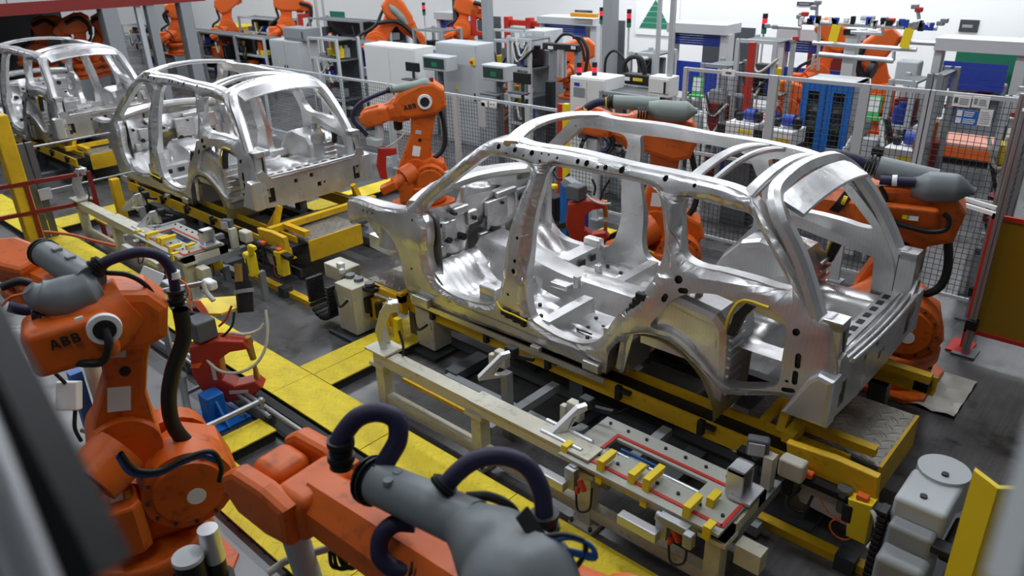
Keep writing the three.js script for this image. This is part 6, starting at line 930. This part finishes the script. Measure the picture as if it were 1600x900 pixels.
// ---------------------------------------------------------------- open racks and machine frames that fill the far side
function rack(label, r, depth, seed, o = {}) {
  seedState = seed; const t = thing(o.name || 'machine_frame', label, 'machine', [(r.x0 + r.x1) / 2, 0, r.z - depth / 2]), W = r.x1 - r.x0, y1 = r.y1, pm = o.pm || M.greyLight;
  for (const x of [r.x0, r.x1]) for (const z of [r.z, r.z - depth]) mb().span(x - 0.03, x + 0.03, 0, y1, z - 0.03, z + 0.03).build('upright', pm, t);
  if (o.panel) mb().span(r.x0, r.x1, 0.05, y1 * o.panel, r.z - depth - 0.02, r.z - depth).build('rear_panel', M.greyDark, t);
  const n = o.n || 3; for (let i = 1; i <= n; i++) { const y = y1 * i / n; mb().span(r.x0, r.x1, y - 0.05, y, r.z - 0.03, r.z + 0.02).build('rail', pm, t); mb().span(r.x0, r.x1, y - 0.05, y - 0.03, r.z - depth, r.z - 0.03).build('shelf', M.greyDark, t); }
  const cols = o.cols || [M.greyPaint, M.steel, M.greyDark, M.blackMetal, M.white, M.orangeFar, M.blueShutter, M.yellowPlain, M.redDark];
  for (let i = 0; i < (o.items || 12); i++) { const lv = Math.floor(rnd() * n), yb = y1 * lv / n, h = rr(0.08, y1 / n * 0.75), w = rr(0.08, 0.34), x = rr(r.x0 + 0.12, r.x1 - 0.12), z = r.z - rr(0.1, depth - 0.1), m = cols[Math.floor(rnd() * cols.length)]; if (rnd() < 0.35) mb().cyl([x, yb, z], [x, yb + h, z], w * 0.4, w * 0.4, 14).cyl([x, yb + h, z], [x, yb + h + 0.06, z], w * 0.2, w * 0.2, 10).build('canister', m, t); else mb().rbox(x, yb + h / 2, z, w, h, w * 0.8, 0.015).build('component', m, t); }
  for (let i = 0; i < 4; i++) { const x = rr(r.x0 + 0.1, r.x1 - 0.3), y = rr(0.4, y1); mb().tube([[x, y, r.z + 0.02], [x + 0.15, y - 0.3, r.z + 0.06], [x + rr(0.2, 0.5), y - 0.1, r.z + 0.03]], 0.02, 16, 6).build('cable', rnd() < 0.5 ? M.black : M.hoseWhite, t); }
  return t;
}
[[-11.4, 318, 52, 370, 118, 'machine frame with small blue device left of the grey cabinet'], [-11.4, 372, 58, 416, 118, 'machine frame crowded with hoses beside the grey double-door cabinet'], [-10.4, 488, 60, 530, 150, 'tall machine frame between the grey and the white cabinets'], [-11.2, 534, 66, 566, 160, 'machine frame with red box beside the white double-door cabinet'], [-11.4, 765, 62, 800, 150, 'machine frame behind the green-picture monitor enclosure'], [-10.8, 796, 60, 828, 150, 'machine frame behind the black monitor stand'], [-12, 220, 56, 262, 110, 'dark machine frame between the thin columns'], [-12, 264, 46, 316, 112, 'dark machine frame behind the thick far column'], [-13.6, 560, 38, 610, 75, 'machine frame below the far leaning robot'], [-12.0, 648, 46, 690, 80, 'machine frame above the narrow grey cabinet'], [-12.4, 772, 46, 815, 78, 'machine frame behind the red beam gate'], [-10.6, 984, 82, 1022, 130, 'machine frame behind the cable arch and the white wall box'], [-10.4, 1096, 100, 1132, 170, 'machine frame with red parts beside the blue roller door'], [-10.6, 1150, 62, 1208, 150, 'machine frame with red post beside the tube rig'], [-9.75, 1388, 125, 1424, 190, 'machine frame below the tube rig beside the fence gate'], [-8.95, 1447, 115, 1463, 200, 'machine frame with red and white parts beside the sign fence'], [-8.95, 1566, 150, 1600, 235, 'machine frame with white parts at the end of the sign fence'], [-13.2, 376, 28, 440, 66, 'far machine frame behind the upright robots'], [-12.6, 486, 30, 566, 72, 'far machine frame below the green hanging board'], [-13.6, 196, 40, 222, 92, 'dark machine frame beside the thick deck column'], [-12.2, 858, 86, 890, 150, 'machine frame behind the black gantry support'], [-9.3, 940, 146, 1010, 185, 'machine frame under the black beam with yellow label']].forEach(([z, x0, y0, x1, y1, lb], i) => rack(lb, rect(z, x0, y0, x1, y1), 0.6, 777 + i * 91, { n: 2 + i % 3, items: [0, 1, 6, 7, 17, 18].includes(i) ? 30 : 16 + i % 5, panel: [0, 1, 2, 6, 7, 8, 17, 18].includes(i) ? 0.95 : 0, pm: i % 3 ? M.greyLight : M.greyPaint }));
{ const p = onZ(1174, 90, -10.3), t = thing('light_curtain_post', 'tall red post in front of the machine frame beside the tube rig', 'post', [p.x, 0, p.z]); mb().span(p.x - 0.04, p.x + 0.04, 0.02, onZ(1174, 66, -10.3).y, p.z - 0.04, p.z + 0.04).build('post_body', M.red, t); mb().span(p.x - 0.1, p.x + 0.1, 0, 0.02, p.z - 0.1, p.z + 0.1).build('foot', M.dark, t); }

// ---------------------------------------------------------------- left: yellow pillar, aluminium post, red guard rail
{ const b = onY(60, 390, 0), h = onX(4, 178, b.x).y, t = thing('guard_pillar', 'tall yellow guard pillar beside the red guard rail', 'pillar', b); mb().rbox(b.x, h / 2, b.z, 0.2, h, 0.2, 0.02).build('post', M.yellow, t); mb().span(b.x - 0.2, b.x + 0.2, 0, 0.02, b.z - 0.2, b.z + 0.2).build('foot_plate', M.dark, t); }
{ const b = onY(84, 380, 0), h = onX(46, 222, b.x).y, t = thing('fence_post', 'double aluminium fence post beside the tall yellow pillar', 'post', b); for (const d of [-0.05, 0.05]) mb().span(b.x - 0.03, b.x + 0.03, 0.02, h, b.z + d - 0.04, b.z + d + 0.04).build('profile', M.steelDark, t); mb().span(b.x - 0.12, b.x + 0.12, 0, 0.02, b.z - 0.14, b.z + 0.14).build('foot_plate', M.dark, t); mb().rbox(b.x + 0.05, h * 0.5, b.z - 0.06, 0.03, 0.16, 0.16, 0.01).build('notice', M.greyLight, t); mb().cyl([b.x, h * 0.95, b.z - 0.1], [b.x, h * 0.95, b.z - 1.1], 0.015).cyl([b.x, h * 0.52, b.z - 0.1], [b.x, h * 0.52, b.z - 1.3], 0.012).build('rail', M.steel, t); }
{ const t = thing('guard_rail', 'dark red tubular guard rail beside the tall yellow pillar', 'guard rail', [-11.35, 0, -2.8]); for (const [x, z] of [[-11.2, -3.5], [-11.35, -2.75], [-11.5, -1.95]]) { mb().span(x - 0.025, x + 0.025, 0, 0.97, z - 0.025, z + 0.025).build('post', M.redDark, t); mb().span(x - 0.08, x + 0.08, 0, 0.015, z - 0.08, z + 0.08).build('foot', M.redDark, t); } for (const y of [0.95, 0.55]) mb().bar([-11.2, y, -3.5], [-11.5, y, -1.95], 0.05).build('rail', M.redDark, t); }
{ const b = onY(196, 352, 0), t = thing('guard_pillar', 'short yellow post under the front of the conveyor beside the red guard rail', 'pillar', b); mb().rbox(b.x, 0.36, b.z, 0.12, 0.72, 0.12, 0.012).build('post', M.yellow, t); mb().span(b.x - 0.1, b.x + 0.1, 0, 0.02, b.z - 0.1, b.z + 0.1).build('foot_plate', M.dark, t); }

// ---------------------------------------------------------------- red welding gun on the blue stand beside the walkway
{
  const b = onY(338, 655, 0), xd = V(0.68, 0, -0.73), t = thing('gun_stand', 'bright blue steel stand under the red welding gun beside the walkway', 'stand', b);
  mb().box(b.x, 0.012, b.z, 0.46, 0.024, 0.42).build('foot_plate', M.blue, t); mb().rbox(b.x, 0.14, b.z, 0.16, 0.26, 0.16, 0.015).build('pedestal', M.blue, t); for (const [x, z] of [[-0.18, -0.16], [0.18, -0.16], [-0.18, 0.16], [0.18, 0.16]]) mb().cyl([b.x + x, 0.02, b.z + z], [b.x + x, 0.05, b.z + z], 0.02, 0.02, 8).build('bolt', M.steel, t); mb().prism([[0, 0], [0.16, 0], [0, 0.2]], 0.02, new THREE.Matrix4().setPosition(b.x + 0.08, 0.02, b.z)).build('gusset', M.blue, t);
  const c = onPlane(358, 572, b, facing()), g = weldGun('large red welding gun with pale hose on the blue stand beside the walkway', c, xd, 0.54, { plates: [[-0.2, 0.0, 0.06, 0.3], [0.12, -0.4, 0.3, 0.06]] }), s = (l) => screenPts(l, c.clone().addScaledVector(cFwd, -0.12));
  hose(g.t, s([[318, 550], [326, 565], [345, 580], [372, 582], [398, 570], [413, 548], [418, 515], [415, 484]]), 0.013, M.hoseWhite); hose(g.t, s([[360, 520], [385, 522], [405, 515], [413, 505]]), 0.013, M.hoseWhite); for (let i = 0; i < 5; i++) hose(g.t, s([[300 + i * 3, 470], [318 + i * 2, 492], [332 - i, 510 + i * 3], [320 + i, 540 + i * 2], [298 + i * 3, 575]]), 0.007, M.orangeCable, 'cable'); hose(g.t, s([[268, 430], [292, 446], [298, 480], [308, 505]]), 0.008, M.orangeCable, 'cable'); hose(g.t, s([[362, 478], [352, 500], [342, 510]]), 0.01, M.redGun, 'cable'); hose(g.t, s([[366, 488], [362, 510], [340, 530], [325, 528]]), 0.01, M.hoseBlack, 'cable'); hose(g.t, s([[290, 488], [310, 492], [322, 500], [318, 520]]), 0.018, M.hoseNavy, 'hose');
  const p = (x, y, d = 0) => onPlane(x, y, c.clone().addScaledVector(cFwd, d), facing());
  mb().cyl(p(384, 488, 0.1), p(380, 440, 0.1), 0.07, 0.075, 18).cyl(p(380, 440, 0.1), p(377, 412, 0.1), 0.05, 0.05, 14).build('servo_cylinder', M.blackMetal, g.t); mb().cyl(p(374, 440, 0.05), p(372, 412, 0.05), 0.035, 0.035, 14).build('cylinder_cap', M.brass, g.t); mb().cyl(p(381, 452, 0.1), p(382, 458, 0.1), 0.085, 0.085, 20).build('clamp_ring', M.steel, g.t);
  const yp = onY(330, 478, c.y + 0.42); mb().prism([[-0.24, -0.15], [0.15, -0.18], [0.3, -0.02], [0.2, 0.18], [-0.13, 0.15]], 0.02, new THREE.Matrix4().multiplyMatrices(new THREE.Matrix4().makeTranslation(yp.x, yp.y, yp.z), new THREE.Matrix4().makeRotationY(0.75).multiply(new THREE.Matrix4().makeRotationX(-Math.PI / 2)))).build('guard_plate', M.yellowPlain, g.t); mb().tube([p(318, 442, -0.1), p(324, 458, -0.1), p(334, 470, -0.1)], 0.022, 14, 10).build('pipe', M.hoseWhite, g.t); mb().rbox(...p(328, 444, -0.05).toArray(), 0.14, 0.08, 0.08, 0.02).build('valve', M.white, g.t); mb().rbox(...p(300, 500, 0.05).toArray(), 0.16, 0.3, 0.16, 0.03).build('transformer', M.blackMetal, g.t); mb().bar(p(262, 468, 0), p(300, 520, 0), 0.04).bar(p(246, 456, 0), p(330, 440, 0.1), 0.035).build('strut', M.steel, g.t);
  const wp = p(234, 438, 0.1), k = thing('connector_panel', 'white connector panel behind the hose arch of the foreground robot', 'panel', [wp.x, 0, wp.z]); mb().add(new RoundedBoxGeometry(0.2, 0.2, 0.02, 1, 0.005), basis(wp, cRight.clone().applyAxisAngle(cFwd, 0.4), cDown.clone().negate().applyAxisAngle(cFwd, 0.4), cFwd.clone().negate())).build('plate', M.white, k); mb().bar(wp.clone().addScaledVector(cFwd, 0.04), V(wp.x - 0.05, 0, wp.z - 0.05), 0.05).build('post', M.greyPaint, k); mb().rbox(wp.x + 0.1, wp.y - 0.08, wp.z - 0.12, 0.16, 0.12, 0.1, 0.02).build('valve', M.steel, k);
}
{ // pipe frame beside the stand
  const t = thing('pipe_frame', 'grey bent pipe frame beside the blue gun stand', 'frame', onY(305, 665, 0)); mb().tube([onY(285, 590, 0.35), onY(294, 640, 0.1), onY(305, 660, 0.04), onY(345, 690, 0.04)], 0.03, 30, 10).build('pipe', M.greyPaint, t); mb().bar(onY(290, 615, 0.2), onY(320, 600, 0.2), 0.03).build('brace', M.greyPaint, t);
}
// yellow clamp units on the far table
for (const [x, y, h, lb] of [[392, 412, 0.36, 'yellow clamp cylinder hanging beside the yellow conveyor end'], [316, 382, 0.26, 'yellow clamp unit standing on the far clamping table'], [338, 412, 0.18, 'small yellow clamp bracket on the far clamping table']]) { const c = onZ(x, y, -3.75), t = thing('clamp_unit', lb, 'clamp', [c.x, c.y - h / 2, c.z]); mb().rbox(c.x, c.y, c.z, 0.13, h * 0.8, 0.12, 0.03).build('cylinder_body', M.yellowPlain, t); for (const d of [-0.03, 0.03]) mb().box(c.x + d, c.y, c.z + 0.061, 0.014, h * 0.5, 0.006).build('slot', M.black, t); mb().rbox(c.x + 0.06, c.y + h * 0.5, c.z, 0.06, h * 0.3, 0.06, 0.015).rbox(c.x + 0.1, c.y + h * 0.62, c.z, 0.12, 0.05, 0.05, 0.012).build('clamp_arm', M.yellowPlain, t); mb().span(c.x - 0.03, c.x + 0.03, 0, c.y - h * 0.35, c.z - 0.14, c.z - 0.07).build('post', M.greyPaint, t); }
// box with cables and small tool posts around the foreground robot
{ const c = onPlane(108, 618, V(-4.9, 0, -1.0), facing()), t = thing('cable_box', 'white cable box on a blue post behind the foreground robot', 'box', [c.x, 0, c.z]); mb().add(new RoundedBoxGeometry(0.15, 0.2, 0.08, 2, 0.012), basis(c, cRight, cDown.clone().negate(), cFwd.clone().negate())).build('case', M.white, t); mb().span(c.x - 0.16, c.x - 0.08, 0, c.y + 0.1, c.z - 0.14, c.z - 0.06).build('post', M.blue, t); mb().cyl([c.x - 0.02, 0, c.z - 0.2], [c.x - 0.02, c.y + 0.25, c.z - 0.2], 0.06, 0.06, 16).build('column', M.creamPlain, t); mb().tube([c.clone().add(V(0, 0.1, 0)), c.clone().add(V(-0.02, 0.25, 0.05)), c.clone().add(V(0.06, 0.36, 0.02))], 0.014, 14, 6).tube([c.clone().add(V(0.04, -0.1, 0)), c.clone().add(V(0.06, -0.22, 0.04)), c.clone().add(V(0.02, -0.36, 0.02))], 0.014, 14, 6).build('cable', M.black, t); mb().cyl(c.clone().add(V(0.06, -0.26, 0)), c.clone().add(V(0.2, -0.26, -0.05)), 0.02, 0.02, 10).build('fitting', M.steel, t); }
for (const [x, y, r, h, lb, cap] of [[293, 868, 0.075, 0.95, 'black round post with a flat grey cap beside the robot base', M.greyLight], [324, 826, 0.05, 1.05, 'black post with a tall chrome top and red tag beside the robot base', M.aluTube]]) { const c = onY(x, y, h), t = thing('tool_post', lb, 'post', [c.x, 0, c.z]); mb().cyl([c.x, 0, c.z], [c.x, h * 0.7, c.z], r * 1.5, r * 1.5, 20).cyl([c.x, h * 0.7, c.z], [c.x, h - 0.02, c.z], r, r, 20).build('body', M.blackMetal, t); mb().cyl([c.x, h - (cap === M.aluTube ? 0.2 : 0.02), c.z], [c.x, h, c.z], r * 1.06, r * 1.02, 22).build('cap', cap, t); mb().rbox(c.x - r, h - 0.1, c.z + 0.02, 0.025, 0.07, 0.025, 0.006).build('tag', cap === M.aluTube ? M.red : M.steel, t); }
// floor covers with bolts beside the walkway
{ const c = onY(375, 850, 0), t = thing('floor_cover', 'grey steel floor cover plate with bolts beside the robot base', 'cover', [c.x, 0, c.z]); mb().span(c.x - 0.5, c.x + 0.5, 0, 0.03, c.z - 0.12, c.z + 0.5).build('plate', M.greyPaint, t); for (let i = 0; i < 6; i++) mb().cyl([c.x - 0.4 + 0.16 * i, 0.03, c.z - 0.06], [c.x - 0.4 + 0.16 * i, 0.045, c.z - 0.06], 0.018, 0.018, 8).build('bolt', M.dark, t); }
{ const c = onY(1420, 600, 0), t = thing('foil_sheet', 'crumpled clear plastic sheet on the floor around the robot foot', 'sheet', [c.x, 0, c.z]); mb().add(gridSurf(16, 14, (u, v) => [c.x - 0.45 + 0.9 * u, 0.012 + 0.03 * Math.abs(Math.sin(u * 13 + v * 5) * Math.sin(v * 11)), c.z - 0.4 + 0.75 * v])).build('sheet_body', std(0xa8a59a, 0.35), t); }
// end stops, rails at the right
{ const x = -0.235, z = -3.4, t = thing('corner_guard', 'bent yellow steel corner guard', 'guard', [x, 0, z]); mb().prism([[-0.13, 0.0], [-0.02, -0.07], [0.13, 0.05], [0.13, 0.08], [-0.02, -0.04], [-0.13, 0.03]], 1.46, new THREE.Matrix4().makeRotationX(-Math.PI / 2).setPosition(x, 0.74, z), 0).build('plate', M.yellowPlain, t); mb().span(x - 0.14, x + 0.14, 0, 0.015, z - 0.12, z + 0.12).build('foot_plate', M.yellow, t); }
{ const t = thing('floor_rail', 'dark steel guide rail on the floor beside the yellow corner guard', 'rail', [-0.1, 0, -5]); mb().span(-0.3, -0.24, 0, 0.1, -7.2, -3.6).build('rail', M.steel, t); mb().span(-0.2, -0.02, 0, 0.16, -7.2, -3.6).build('rail', M.blackMetal, t); }
// ---------------------------------------------------------------- out-of-focus rails right at the gallery
const near = (x, y, d) => eye().addScaledVector(rayOf(x, y).normalize(), d);
{ const a = near(-155, 440, 0.78), b = near(95, 930, 0.74), t = thing('gallery_rail', 'dark blurred steel rail close to the viewer beside the foreground robot', 'rail', b); mb().bar(a, b, 0.1, 0.05, cFwd).build('profile', M.blackMetal, t); mb().cyl(near(-70, 600, 0.66), near(58, 930, 0.64), 0.016, 0.016, 16).build('tube', M.aluTube, t); }
{ const a = near(1740, 480, 0.6), b = near(1612, 930, 0.58), t = thing('gallery_rail', 'pale blurred rail close to the viewer beside the yellow corner guard', 'rail', b); mb().bar(a, b, 0.042, 0.03, cFwd).build('profile', M.greyLight, t); }

scene.traverse((o) => { if (o.isMesh) { o.castShadow = true; o.receiveShadow = true; } });
renderer.render(scene, camera);
